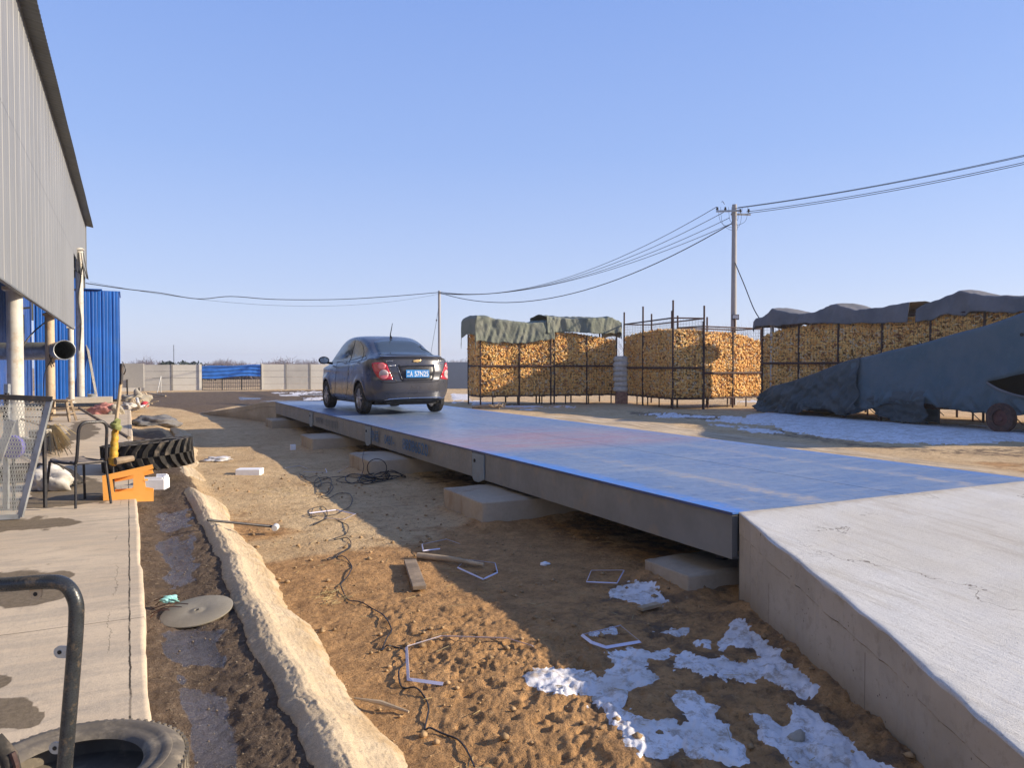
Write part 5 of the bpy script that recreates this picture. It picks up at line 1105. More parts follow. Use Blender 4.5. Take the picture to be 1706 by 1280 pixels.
    side_decal('side_window', [(1.06, 1.01), (1.13, 1.17), (1.35, 1.31), (1.6, 1.395), (1.88, 1.425), (1.88, .985)], mg)
    side_decal('quarter_window', [(.80, 1.045), (1.02, 1.02), (1.07, 1.13), (.98, 1.12)], mg, rings=3)
    tl = decal('tail_light', z3([(100, 268), (150, 258), (300, 260), (365, 290), (410, 400), (468, 520), (472, 560), (340, 572), (270, 565), (200, 520), (140, 420), (105, 330)]), mred, .008, 5, False, 4)[0]
    decal('lens', z3(circ(275, 325, 75, 62)), mredl, .015, 3, False, 1, tl); decal('lens', z3(circ(313, 470, 85, 85)), mwh, .015, 3, False, 1, tl); decal('lens', z3([(234, 480), (392, 480), (375, 525), (340, 548), (300, 552), (255, 530)]), mredl, .02, 3, False, 2, tl)
    tr_ = decal('tail_light', z3([(1395, 265), (1450, 250), (1490, 275), (1508, 340), (1512, 440), (1500, 540), (1440, 560), (1312, 545), (1330, 470), (1365, 390)]), mred, .008, 5, False, 4)[0]
    decal('lens', z3(circ(1440, 318, 50, 52)), mredl, .015, 3, False, 1, tr_); decal('lens', z3(circ(1432, 462, 60, 80)), mwh, .015, 3, False, 1, tr_)
    # boot lid shut lines, bumper joints
    strip('boot_seam', z3([(240, 150), (330, 262), (395, 300), (430, 400), (500, 540), (540, 600), (800, 612), (1130, 606), (1290, 580), (1310, 520), (1360, 400), (1390, 300), (1400, 240)]), .006, mblk, .001)
    strip('bumper_seam', z3([(205, 560), (300, 605), (420, 618), (540, 615)]), .005, mblk, .001)
    strip('bumper_crease', z3([(350, 790), (520, 800), (900, 790), (1400, 765)]), .006, mp, .004)
    decal('diffuser', z3([(330, 925), (600, 900), (900, 892), (1250, 890), (1470, 905), (1400, 950), (1100, 965), (800, 978), (500, 985), (380, 965)]), mblk, .004, 4)
    strip('chrome_strip', z3([(330, 915), (600, 896), (900, 884), (1250, 876), (1465, 886)]), .008, mchr, .010)
    decal('plate_recess', z3([(570, 300), (1210, 290), (1222, 400), (1195, 540), (1170, 580), (640, 590), (600, 540)]), paint('recess_paint', (.028, .028, .033), .35, .1, bump=0), .004, 5)
    strip('handle_bar', z3([(590, 318), (900, 306), (1190, 312)]), .024, mp, .012); strip('recess_edge', z3([(560, 330), (590, 420), (640, 555)]), .006, mchr, .006)
    qs = [hit(*p)[0] for p in z3([(700, 527), (1108, 525), (1108, 386), (686, 392)])]; fy = min(q_.y for q_ in qs)-.035
    x0p, x1p = qs[0].x, qs[1].x; z0p, z1p = (qs[0].z+qs[1].z)/2, (qs[2].z+qs[3].z)/2
    b = MB(); b.box(((x0p+x1p)/2, fy+.006, (z0p+z1p)/2), (x1p-x0p, .012, z1p-z0p)); pl = b.build('licence_plate', paint('plate_blue', (.04, .26, .62), .4, .15, bump=0), t, bev=.004)
    # plate lettering, laid on the plate's own plane
    c0 = Vector((x0p, fy, z0p)); ex = Vector((x1p-x0p, 0, 0)); ey = Vector((0, 0, z1p-z0p))
    def ontext(nm, s, ux, uy, wfrac, hfrac, mat, parent):
        cu = bpy.data.curves.new(nm, 'FONT'); cu.body = s; cu.size = 1; cu.offset = .012; cu.extrude = .001; o = to_mesh_text(nm, cu, mat); co = np.array([tuple(v.co) for v in o.data.vertices])
        mn, mx = co.min(0), co.max(0); W_ = ex.length*wfrac; H_ = ey.length*hfrac
        for v in o.data.vertices:
            a_ = (v.co.x-mn[0])/(mx[0]-mn[0])*W_; b_ = (v.co.y-mn[1])/(mx[1]-mn[1])*H_
            v.co = c0+Vector((ex.length*ux+a_, -.0015+v.co.z*-1, ey.length*uy+b_))
        o.parent = parent; return o
    mw = paint('plate_white', (.8, .82, .85), .4, .05, bump=0)
    ontext('plate_lettering', '黑', .04, .16, .12, .66, mw, pl); ontext('plate_lettering', 'A', .17, .14, .11, .70, mw, pl)
    ontext('plate_lettering', '57N25', .36, .14, .60, .70, mw, pl)
    # badges
    bt = [(820, 252), (835, 212), (885, 210), (890, 202), (925, 202), (928, 208), (978, 208), (965, 245), (925, 246), (922, 256), (885, 258), (880, 250)]
    decal('emblem', z3(bt), mgold, .014, 3, False, 2)
    for pts in ([(355, 232, 120, 12)], [(395, 314, 132, 20)], [(1262, 232, 110, 12)], [(1240, 275, 115, 20)]):
        x0_, y0_, w0_, h0_ = pts[0]; n_ = 6
        for k_ in range(n_):
            xx = x0_+w0_*k_/n_; decal('badge_letter', z3([(xx, y0_-h0_/2), (xx+w0_/n_*.62, y0_-h0_/2), (xx+w0_/n_*.62, y0_+h0_/2), (xx, y0_+h0_/2)]), mchr, .012, 1, False, 1)
    # door seams, handles, side moulding
    strip('door_seam', z5([(352, 475), (345, 520), (335, 640), (330, 850)]), .004, mblk, .001, True); strip('door_seam', z5([(468, 458), (455, 560), (450, 700), (430, 835)]), .004, mblk, .001, True)
    strip('belt_moulding', z5([(352, 476), (440, 468), (540, 446), (618, 420)]), .008, mblk, .004, True)
    strip('door_handle', z5([(420, 490), (445, 486)]), .014, mp, .022, True, k=2); strip('door_handle', z5([(535, 482), (565, 476)]), .014, mp, .022, True, k=2)
    # mirrors
    for s_ in (-1, 1):
        mm = empty('wing_mirror', (s_*.985, 3.12, 1.03*HS)); mm.parent = t; bm = bmesh.new(); bmesh.ops.create_uvsphere(bm, u_segments=20, v_segments=12, radius=1)
        for v in bm.verts: v.co = Vector((v.co.x*.125, v.co.y*.07 if v.co.y > 0 else max(v.co.y*.07, -.02), v.co.z*.085))
        for f in bm.faces: f.smooth = True
        me_ = bpy.data.meshes.new('mirror_shell'); bm.to_mesh(me_); bm.free(); me_.materials.append(mblk); o = bpy.data.objects.new('mirror_shell', me_); COL.objects.link(o); o.parent = mm
        b = MB(); b.tube([(0, -.023, 0), (0, -.026, 0)], .062, 20); o = b.build('mirror_glass', paint('mirror_face', (.6, .65, .7), .05, .02, metal=.9, bump=0), mm); o.scale = (1.55, 1, 1)
        b = MB(); b.beam((-s_*.05, .01, -.05), (-s_*.20, .02, -.07), .04, .05); b.build('mirror_arm', mblk, mm)
    # antenna, roof
    b = MB(); b.tube([(.02, 1.45, 1.47*HS), (.02, 1.50, 1.53*HS), (.02, 1.36, 1.76*HS)], [.03, .012, .006], 6); b.build('antenna', mblk, t)
    # wheels
    mt_ = M['rubber']; mrim = paint('alloy', (.42, .42, .43), .35, .15, 8, metal=.7, dirt=(.14, .12, .1), bump=0)
    for wy in (.86, 3.41):
        for s_ in (-1, 1):
            wv = empty('wheel', (s_*.775, wy, .312)); wv.parent = t; mm = Matrix.Rotation(R(90)*s_, 3, 'Y')
            b = MB(); b.lathe((0, 0, 0), [(.205, -.09), (.285, -.098), (.305, -.085), (.312, -.05), (.308, -.045), (.308, -.038), (.312, -.033), (.312, -.003), (.308, 0), (.308, .004), (.312, .008), (.312, .04), (.308, .045), (.312, .05), (.305, .085), (.285, .098), (.205, .09)], 48, mm, closed=True); b.build('tyre', mt_, wv, True)
            b = MB(); b.lathe((0, 0, 0), [(.21, .088), (.20, .075), (.19, .02), (.19, -.085), (.21, -.088)], 40, mm)
            for k_ in range(5):
                for dx in (-.10, .10):
                    a = k_*2*math.pi/5+dx*1.2; p0 = mm @ Vector((.035*math.cos(a), .035*math.sin(a), .072)); a2 = a+dx; p1 = mm @ Vector((.20*math.cos(a2), .20*math.sin(a2), .070)); b.beam(p0, p1, .022, .03, mm @ Vector((0, 0, 1)))
            b.lathe((0, 0, 0), [(0, .086), (.03, .085), (.05, .075), (.055, .05)], 20, mm); b.build('rim', mrim, wv, True)
            b = MB(); b.lathe((0, 0, 0), [(0, .02), (.125, .02), (.125, .005), (0, .005)], 24, mm); b.build('brake_disc', M['rust'], wv)
    # underbody bits
    b = MB(); b.box((0, 2.1, .235), (1.3, 3.2, .10)); b.box((.0, .62, .27), (1.05, .5, .16)); b.tube([(-.45, .25, .26), (-.45, .6, .26)], .06, 10); b.tube([(-.60, .86, .30), (.60, .86, .28)], .05, 8); b.build('underbody', mblk, t)
    b = MB(); b.box((-.8, .55, .25), (.05, .02, .16)); b.box((.8, .55, .25), (.05, .02, .16)); b.build('mud_flap', mblk, t)
    # interior silhouettes seen through glass are left to the tinted glass
    return t
car()
# ------------------------------------------------------------ clutter on and beside the pavement
ON = SLZ+.004
def G(px, py, dz=0.0, it=5):
    z = 0.0
    for _ in range(it): p = P(px, py, z); z = float(gh(np.array([p.x]), np.array([p.y]))[0])
    p = P(px, py, z); return Vector((p.x, p.y, z+dz))
def bx(b, name, mat, parent=None, **k):
    return b.build(name, mat, parent, **k)
# --- foreground car tyre lying on the pavement
def tyre_obj(c, R0, Rh, wdt, label, mat, M3=None, lugs=0, seg=96):
    t = empty('tyre', tuple(c), 0, label, 'tyre'); b = MB(); h = wdt/2
    pr = [(Rh, -h*.70), (Rh+.012, -h*.86), (Rh+.035, -h*.93), (Rh+.05, -h*.95), (Rh+(R0-Rh)*.55, -h*1.02), (R0-.035, -h*.96), (R0-.015, -h*.82), (R0-.004, -h*.5), (R0, 0),
          (R0-.004, h*.5), (R0-.015, h*.82), (R0-.035, h*.96), (R0-.05, h*.985), (Rh+(R0-Rh)*.62, h*1.015), (Rh+(R0-Rh)*.58, h*1.035), (Rh+(R0-Rh)*.5, h*1.03), (Rh+.055, h*.965), (Rh+.048, h*.93), (Rh+.035, h*.945), (Rh+.012, h*.88), (Rh, h*.70), (Rh+.02, h*.55), (R0-.04, h*.45), (R0-.035, -h*.45), (Rh+.02, -h*.55)]
    b.lathe((0, 0, 0), pr, seg, M3, closed=True); b.build('sidewall', mat, t, True)
    if not lugs:
        b = MB()
        for k_ in range(72):
            a = k_*2*math.pi/72; da = .018
            for z0, z1 in ((-h*.8, -h*.36), (-h*.3, h*.3), (h*.36, h*.8)):
                vs = []
                for rr in (R0-.010, R0-.0005):
                    for (aa, zz) in ((a-da, z0), (a+da, z0), (a+da+.02, z1), (a-da+.02, z1)): vs.append((M3 or Matrix.Identity(3)) @ Vector((rr*math.cos(aa), rr*math.sin(aa), zz)))
                b.add(vs, [(0, 3, 2, 1), (4, 5, 6, 7), (0, 1, 5, 4), (1, 2, 6, 5), (2, 3, 7, 6), (3, 0, 4, 7)])
        b.build('tread', mat, t)
    return t
c = P(125, 1276, SLZ+.14); tyre_obj((c.x, c.y, SLZ+.075), .325, .19, .155, 'dusty old car tyre lying flat on the pavement in the near left corner', M['rubber_dusty'])
# --- big lugged tractor tyre
def tractor_tyre():
    c = Pf(247, 757, 10.2); M3 = Euler((R(-2), R(-4.5), 0)).to_matrix(); t = empty('tractor_tyre', (c.x, c.y, SLZ+.20), 0, 'large lugged tractor tyre lying flat across the gutter', 'tyre')
    R0, Rh, h = .53, .33, .175; b = MB()
    b.lathe((0, 0, 0), [(Rh, -h*.7), (Rh+.03, -h*.95), (R0-.08, -h), (R0-.03, -h*.9), (R0-.025, 0), (R0-.03, h*.9), (R0-.08, h), (Rh+.03, h*.95), (Rh, h*.7), (Rh+.02, h*.6), (R0-.09, h*.6), (R0-.09, -h*.6), (Rh+.02, -h*.6)], 80, M3, closed=True); b.build('carcass', M['rubber'], t, True)
    b = MB(); n_ = 26
    for k_ in range(n_):
        a0_ = k_*2*math.pi/n_
        for sg in (1, -1):
            segs = [(0.02, 0, .0), (.06, .45, 0), (.19, 1.0, -.0), (.20, 1.03, -.07)]; off = 0 if sg == 1 else math.pi/n_*1.0
            prev = None
            for q_, (da, zf, dr) in enumerate(segs):
                a = a0_+da+off; wd = .066-.014*zf; rr0 = R0-.035+dr; rr1 = R0+.028+dr; z = sg*h*zf
                ring = [M3 @ Vector((r_*math.cos(a+w_), r_*math.sin(a+w_), z)) for r_, w_ in ((rr0, -wd), (rr0, wd), (rr1, wd*.8), (rr1, -wd*.8))]
                if prev is not None: b.add(prev+ring, [(0, 1, 5, 4), (1, 2, 6, 5), (2, 3, 7, 6), (3, 0, 4, 7)]+([(4, 5, 6, 7)] if q_ == 3 else [])+([(3, 2, 1, 0)] if q_ == 1 else []))
                prev = ring
    b.build('lugs', M['rubber'], t); 
    b = MB(); b.lathe((0, 0, 0), [(Rh+.03, h*.955), (R0-.03, h*1.0+.004), (R0-.0, h*.97)], 80, M3); b.build('dusty_sidewall', M['rubber_dusty'], t, True)
    b = MB()
tractor_tyre()
c = P(32, 787, SLZ+.1); tyre_obj((c.x, c.y, SLZ+.09), .30, .19, .17, 'black tyre lying half hidden behind the perforated hopper', M['rubber'])
# --- school chair
def chair():
    a, b_, c_, d_ = P(126, 848, SLZ), P(185, 839.5, SLZ), P(141.5, 831.7, SLZ), P(75, 840, SLZ)
    t = empty('chair', tuple((a+b_+c_+d_)/4), 0, 'old metal-framed chair with plywood seat standing by the gutter', 'chair'); I = Matrix.Translation(-t.location); zs = SLZ+.43
    cen = (a+b_+c_+d_)/4
    def up(p, k=.84): v = p-cen; return Vector((cen.x+v.x*k, cen.y+v.y*k, zs))
    A, B_, C_, D_ = up(a), up(b_), up(c_), up(d_)
    r = .0125; E = Vector((0, 0, .035))
    def part(bld, nm, mt, **k): o = bld.build(nm, mt, t, **k); o.matrix_parent_inverse = I; return o
    for lo, hi in ((a, A), (d_, D_), (b_, B_), (c_, C_)): b = MB(); b.tube([lo, lo.lerp(hi, .93)], r, 8); part(b, 'leg', M['steel_dark'], smooth=True)
    b = MB(); b.tube(crom([a.lerp(A, .93), A-E*.3, A.lerp(D_, .14)], 5), r, 8); b.tube([A.lerp(D_, .14)-E*.2, D_.lerp(A, .14)-E*.2], r, 8); b.tube(crom([D_.lerp(A, .14)-E*.2, D_-E*.3, d_.lerp(D_, .93)], 5), r, 8)
    b.tube(crom([b_.lerp(B_, .93), B_-E*.3, B_.lerp(C_, .14)], 5), r, 8); b.tube([B_.lerp(C_, .14)-E*.2, C_.lerp(B_, .14)-E*.2], r, 8); b.tube(crom([C_.lerp(B_, .14)-E*.2, C_-E*.3, c_.lerp(C_, .93)], 5), r, 8)
    b.tube([A-E*.3, B_-E*.3], r*.8, 6); b.tube([D_-E*.3, C_-E*.3], r*.8, 6); part(b, 'seat_frame', M['steel_dark'], smooth=True)
    zt = Pf(150, 706, 7.55).z; q1 = Pf(127, 777, 7.5); q2 = Pf(134, 712, 7.5); q4 = Pf(184, 712, 7.75); q5 = Pf(188, 778, 7.75)
    q1 = Vector((A.x, A.y, zs+.01)); q5 = Vector((B_.x, B_.y, zs+.01)); ln = (A-D_).normalized()*.05
    top1 = Vector((q1.x, q1.y, zt))+ln+(B_-A)*.04; top2 = Vector((q5.x, q5.y, zt))+ln-(B_-A)*.04
    b = MB(); b.tube(crom([q1-E*.2-(A-D_).normalized()*.08, q1+ln*.1, q1.lerp(top1, .5)+ln*.1, q1.lerp(top1, .88), top1.lerp(top2, .16)+Vector((0, 0, .012)), top1.lerp(top2, .5)+Vector((0, 0, .018)), top1.lerp(top2, .86)+Vector((0, 0, .01)), q5.lerp(top2, .86), q5.lerp(top2, .45)+ln*.1, q5+ln*.1, q5-E*.2-(B_-C_).normalized()*.08], 7), .0155, 8); part(b, 'back_frame', M['steel_dark'], smooth=True)
    n_ = 14; vs = []; 
    for i in range(n_+1):
        for j in range(n_+1):
            u, v = i/n_, j/n_; p = (A*(1-u)+B_*u)*(1-v)+(D_*(1-u)+C_*u)*v; cr_ = .012*math.sin(v*math.pi*1.0)-.015*(v > .85)*(v-.85)/.15; vs.append((p.x, p.y, zs-cr_+.004))
    fs = [(i*(n_+1)+j, (i+1)*(n_+1)+j, (i+1)*(n_+1)+j+1, i*(n_+1)+j+1) for i in range(n_) for j in range(n_)]
    b = MB(); b.add(vs, fs); o = part(b, 'seat', paint('worn_plywood', (.27, .22, .17), .6, .3, 9)); o.modifiers.new('s', 'SOLIDIFY').thickness = .014
chair()
# --- pole with yellow wrapping standing on the seat corner
t = empty('wrapped_pole', tuple(Pf(190, 775, 7.9)), 0, 'tall whitish pole with yellow plastic wrapped around its lower end by the chair', 'pole'); I = Matrix.Translation(-t.location)
bt = Pf(188, 776, 7.9); md_ = Pf(193, 706, 7.9); tp = Pf(204, 606, 7.9); b = MB(); b.tube([md_.lerp(bt, .3), md_, md_.lerp(tp, .5)+Vector((.004, 0, 0)), tp], [.018, .018, .016, .013], 8); o = b.build('shaft', M['wood_pale'], t, True); o.matrix_parent_inverse = I
b = MB(); b.tube(crom([Pf(204, 603, 7.9), Pf(209, 615, 7.9), Pf(206, 624, 7.9), Pf(202, 620, 7.9)], 5), .006, 5); b.tube([Pf(202, 640, 7.88), Pf(203, 606, 7.88)], .020, 6); o = b.build('wire_hook', M['steel_dark'], t); o.matrix_parent_inverse = I
pts = [bt.lerp(md_, k_/24) for k_ in range(25)]; pts = [p+Vector((.003*math.sin(k_*1.3), 0, 0)) for k_, p in enumerate(pts)]; b = MB(); b.tube(pts, [.044+.0025*math.sin(k_*2.1)-.0006*k_-(.02 if k_ in (0, 24) else 0) for k_ in range(25)], 12); o = b.build('yellow_wrap', M['yellow'], t, True); o.matrix_parent_inverse = I
b = MB(); b.tube([Pf(194, 716, 7.85)+Vector((.01*math.sin(k_*1.7), 0, 0))*1+(Pf(192, 700, 7.85)-Pf(194, 716, 7.85))*k_/6 for k_ in range(7)], [.040, .048, .042, .05, .043, .047, .03], 10); o = b.build('green_binding', paint('green_binding', (.28, .30, .10), .7, .4, 20), t, True); o.matrix_parent_inverse = I
b = MB(); a_ = Pf(192, 769, 7.85); c_ = Pf(222, 764, 8.0); b.tube([a_, a_.lerp(c_, .5), c_], [.04, .035, .03], 8); o = b.build('stub', M['wood'], t, True); o.matrix_parent_inverse = I
b = MB(); b.tube([bt, Vector((bt.x+.01, bt.y, SLZ))], .012, 6); o = b.build('foot', M['steel_dark'], t); o.matrix_parent_inverse = I
b = MB(); b.tube([Pf(132, 680, 12.2), Pf(215, 730, 10.0)], .022, 7); tag(b.build('stick', M['wood']), 'dark slanting stick propped behind the chair against the tractor tyre', 'stick')
# --- orange stool on its side
def stool():
    p = P(212, 835, SLZ); t = empty('plastic_stool', (p.x, p.y, SLZ), 0, 'orange plastic stool lying on its side on pavement edge', 'stool'); f = (p.dot(FW)); 
    def T(px, py, df=0): return Pf(px, py, f+df+(px-170)/84*.16)
    I = Matrix.Translation(-t.location)
    def frame(pts_out, pts_in, df0, df1, nm):
        n_ = len(pts_out); b = MB(); vs = [T(x, y, df0) for x, y in pts_out]+[T(x, y, df0) for x, y in pts_in]+[T(x, y, df1) for x, y in pts_out]+[T(x, y, df1) for x, y in pts_in]; fs = []
        for i in range(n_): j = (i+1) % n_; fs += [(i, j, n_+j, n_+i), (2*n_+i, 3*n_+i, 3*n_+j, 2*n_+j), (i, 2*n_+i, 2*n_+j, j), (n_+i, n_+j, 3*n_+j, 3*n_+i)]
        b.add(vs, fs); o = b.build(nm, M['orange'], t, bev=.006); o.matrix_parent_inverse = I
    # near side face: an A-frame leg pair seen flat
    frame([(170, 793), (254, 774), (256, 781), (238, 784), (242, 818), (256, 820), (256, 834), (172, 836)], [(187, 799), (222, 792), (224, 792.5), (222, 794), (222, 817), (219, 819), (200, 819.5), (190, 820)], 0, .03, 'side_panel')
    b = MB(); b.add([T(170, 793, 0), T(172, 836, 0), T(175, 835, .30), T(173, 797, .30), T(174, 792, .0), T(176, 836, 0), T(179, 835, .30), T(177, 797, .3)], [(0, 1, 2, 3), (4, 7, 6, 5), (0, 4, 5, 1), (3, 2, 6, 7), (0, 3, 7, 4), (1, 5, 6, 2)]); o = b.build('seat_top', M['orange'], t, bev=.004); o.matrix_parent_inverse = I
    frame([(173, 799), (254, 783), (256, 789), (240, 791), (243, 812), (256, 814), (256, 826), (175, 830)], [(188, 804), (222, 798), (223, 798), (222, 800), (222, 812), (219, 814), (200, 815), (190, 816)], .28, .31, 'side_panel')
    for (x0, y0, x1, y1) in ((170, 793, 254, 774), (172, 836, 256, 834)):
        b = MB(); vs = [T(x0, y0, 0), T(x1, y1, 0), T(x1, y1+6 if y0 < 800 else y1-6, .3), T(x0+2, y0+5 if y0 < 800 else y0-5, .3)]; b.add(vs, [(0, 1, 2, 3)]); o = b.build('leg_panel', M['orange'], t); o.modifiers.new('s', 'SOLIDIFY').thickness = .01; o.matrix_parent_inverse = I
    b = MB(); b.beam(T(243, 800, .0), T(243, 800, .29), .04, .02); o = b.build('crossbar', M['orange'], t); o.matrix_parent_inverse = I
stool()
# --- foam boxes
def foambox(p, s, rz, label, ribs=True):
    t = empty('foam_box', tuple(p), rz, label, 'foam block', 'white foam blocks'); b = MB(); b.box((0, 0, s[2]/2), s); b.build('block', M['foam'], t, bev=.008)
    if ribs: b = MB(); b.box((0, -s[1]*.36, s[2]+.011), (s[0]*.8, s[1]*.16, .022)); b.box((s[0]*.2, s[1]*.3, s[2]+.02), (s[0]*.45, s[1]*.18, .04)); b.box((s[0]*.44, 0, s[2]+.014), (s[0]*.08, s[1]*.8, .028)); b.build('raised_rib', M['foam'], t, bev=.004)
p = P(259, 815, SLZ-.06); foambox((p.x, p.y, p.z), (.26, .2, .125), -YAW+.12, 'white moulded foam block by the orange stool at gutter edge')
p = G(416, 791); foambox((p.x, p.y, p.z-.01), (.36, .22, .10), -YAW+.05, 'white foam block lying on sunlit dirt', False)
# --- wooden stool
def wstool():
    p = P(100, 702.5, SLZ-.0); t = empty('wooden_stool', (p.x, p.y, SLZ), -YAW+.15, 'weathered square wooden stool standing by the columns', 'stool'); b = MB(); b.box((0, 0, .52), (.54, .38, .045)); b.build('seat', M['wood'], t, bev=.01)
    for sx in (-1, 1):
        for sy in (-1, 1): b = MB(); b.beam((sx*.30, sy*.20, 0), (sx*.20, sy*.13, .50), .055, .05); b.build('leg', M['wood'], t)
    b = MB()
    for z, k_ in ((.16, .265), (.33, .235)):
        for sy in (-1, 1): b.beam((-k_, sy*k_*.76, z), (k_, sy*k_*.76, z), .03, .035)
        for sx in (-1, 1): b.beam((sx*k_, -k_*.76, z+.04), (sx*k_, k_*.76, z+.04), .03, .035)
    b.build('stretchers', M['wood'], t)
wstool()
# --- perforated hopper panel with real holes
def hopper():
    f = 6.95; t = empty('perforated_hopper', tuple(Pf(20, 862, f)), 0, 'grey perforated sheet-metal hopper side standing on the left pavement edge', 'hopper'); I = Matrix.Translation(-t.location)
    TL_, TR, BR, BL = Pf(-190, 656, f-.45), Pf(83, 667, f), Pf(34, 861, f-.08), Pf(-130, 870, f-.35)
    cols, rows = 46, 30; vs = []; fs = []; 
    ru = lambda u, v: (BL*(1-u)+BR*u)*(1-v)+(TL_*(1-u)+TR*u)*v
    pu = 1/cols; pv = 1/rows
    for j in range(rows):
        for i in range(cols):
            u0 = i*pu+(pu*.5 if j % 2 else 0)
            if u0+pu > 1: continue
            n0 = len(vs); cu, cv = u0+pu/2, (j+.5)*pv; outer = []; inner = []
            for k_ in range(8):
                a = k_*math.pi/4+math.pi/8; c_, s_ = math.cos(a), math.sin(a); m_ = max(abs(c_), abs(s_)); outer.append(ru(cu+pu*.5*c_/m_, cv+pv*.5*s_/m_)); inner.append(ru(cu+pu*.35*c_, cv+pv*.35*s_))
            vs += outer+inner; fs += [(n0+k_, n0+(k_+1) % 8, n0+8+(k_+1) % 8, n0+8+k_) for k_ in range(8)]
    o = mesh_obj('perforated_sheet', vs, fs, paint('perforated_steel', (.50, .51, .48), .5, .25, 4, .3, dirt=(.30, .27, .22)), t); o.matrix_parent_inverse = I
    b = MB(); 
    b.beam(TR+RT*.0, BR, .045, .03, FW); b.beam(BL, BR, .04, .02, FW); o = b.build('edge_strip', M['galv'], t); o.matrix_parent_inverse = I
    b = MB(); b.beam(TL_+Vector((0, 0, .01)), TR+Vector((0, 0, .01))+RT*.02, .06, .045); b.tube([Pf(12, 655, f+.2), Pf(8, 700, f+.2)], .02, 6); o = b.build('top_bar', M['steel_dark'], t); o.matrix_parent_inverse = I
    b = MB(); b.beam(Pf(20, 700, f+.12), Pf(-30, 845, f+.12), .07, .02, FW); b.beam(Pf(12, 640, f+.4), Pf(10, 850, f+.4), .04, .04); o = b.build('brace', M['galv'], t); o.matrix_parent_inverse = I
    # far side and back, sloping like the front
    b = MB(); q0, q1, q2, q3 = TL_+FW*.9, TR+FW*.9-RT*.32, BR+FW*.6-RT*.30, BL+FW*.6; b.add([q0, q1, q2, q3], [(0, 1, 2, 3)]); 
    b = MB(); b.tube([BR+RT*-.05+FW*.45, BR+RT*-.05+FW*.45+Vector((0, 0, 1.0))], .02, 6); b.tube([BL+FW*.45, BL+FW*.45+Vector((0, 0, 1.0))], .02, 6); b.tube([BR+RT*-.05+FW*.45+Vector((0, 0, .95)), TR-RT*.1], .015, 6); o = b.build('rear_leg', M['steel_dark'], t); o.matrix_parent_inverse = I
    b = MB(); p = Pf(22, 745, f+.35); b.lathe((0, 0, 0), [(0, -.03), (.105, -.03), (.115, .0), (.105, .03), (.09, .035), (0, .015)], 36, Matrix.Rotation(-YAW, 3, 'Z') @ Matrix.Rotation(R(90), 3, 'X')); o = b.build('basin', M['purple'], None, True); o.location = p; tag(o, 'purple-blue plastic basin seen through the perforated sheet', 'basin')
    b = MB(); p = Pf(22, 745, f+.35); b.tube([p+Vector((0, 0, -.1)), Vector((p.x, p.y, SLZ))], .015, 6); o = b.build('basin_stand', M['steel_dark'], t); o.matrix_parent_inverse = I
hopper()
# clutter behind the hopper
def lump(name, c, s, mat, label, cat, seed=1, sub=4, amp=.5, rz=0, group=None, z0=.35):
    bm = bmesh.new(); bmesh.ops.create_icosphere(bm, subdivisions=sub, radius=1); co = np.array([tuple(v.co) for v in bm.verts])
    n_ = fbm(co[:, 0]*1.6+seed*3+co[:, 2], co[:, 1]*1.6+co[:, 2]*1.3, 4, seed, .6); n2 = np.abs(fbm(co[:, 0]*2.2+seed, co[:, 1]*2+co[:, 2]*2.2, 3, seed+5)-.5)
    for v, a, e in zip(bm.verts, n_, n2):
        k = 1+amp*(a-.5)*2-amp*e; v.co = Vector((v.co.x*k*s[0]/2, v.co.y*k*s[1]/2, max(v.co.z*k, -.45)*s[2]/1.5+s[2]*z0*.86))
    for f in bm.faces: f.smooth = True
    me = bpy.data.meshes.new(name); bm.to_mesh(me); bm.free(); me.materials.append(mat); o = bpy.data.objects.new(name, me); COL.objects.link(o); o.location = c; o.rotation_euler = (0, 0, rz); return tag(o, label, cat, group)
p = P(84, 816, SLZ); lump('sack', (p.x, p.y, SLZ), (.52, .36, .27), M['sack'], 'crumpled whitish sack lying behind the metal chair', 'sack', 4, rz=-YAW)
p = P(112, 812, SLZ); b = MB(); n_ = 14; vs = []
for k_ in range(n_+1):
    q_ = k_/n_; pp = Pf(88+ 36*q_, 770+38*q_**1.6, p.dot(FW)-.1); vs += [tuple(pp), tuple(pp+FW*.22+Vector((0, 0, -.10*(1-q_))))]
b.add(vs, [(2*i, 2*i+1, 2*i+3, 2*i+2) for i in range(n_)]); o = b.build('rubber_sheet', M['rubber'], None, True); o.modifiers.new('s', 'SOLIDIFY').thickness = .025; tag(o, 'curved black rubber offcut draped over the white sack', 'rubber sheet')
p = P(72, 750, SLZ); 
t = empty('concrete_block', (p.x, p.y, SLZ), -YAW, 'two-stepped pale concrete block beside the straw broom', 'concrete block'); b = MB(); b.box((0, 0, .10), (.42, .3, .20)); b.build('lower_block', M['stone'], t, bev=.02); b = MB(); b.box((-.06, .03, .27), (.26, .22, .13)); b.build('upper_block', M['stone'], t, bev=.02)
t = empty('broom', tuple(P(95, 745, SLZ)), 0, 'fanned straw broom head lying on the pavement near the wooden stool', 'broom'); b = MB(); a_ = Pf(80, 712, 14.2)-t.location
for k_ in range(230): e = P(98+random.gauss(0, 10), 742+random.gauss(0, 7), SLZ+.02+random.random()*.10)-t.location; m1 = a_.lerp(e, .5)+Vector((0, 0, .10+.05*random.random())); b.tube([a_+Vector((random.gauss(0, .03), 0, random.gauss(0, .02))), m1, e], .006, 3, cap=False)
b.build('bristles', M['straw'], t); b = MB(); b.tube([a_, a_+RT*-.5+Vector((0, 0, .15))], .02, 6); b.build('handle', M['wood'], t)
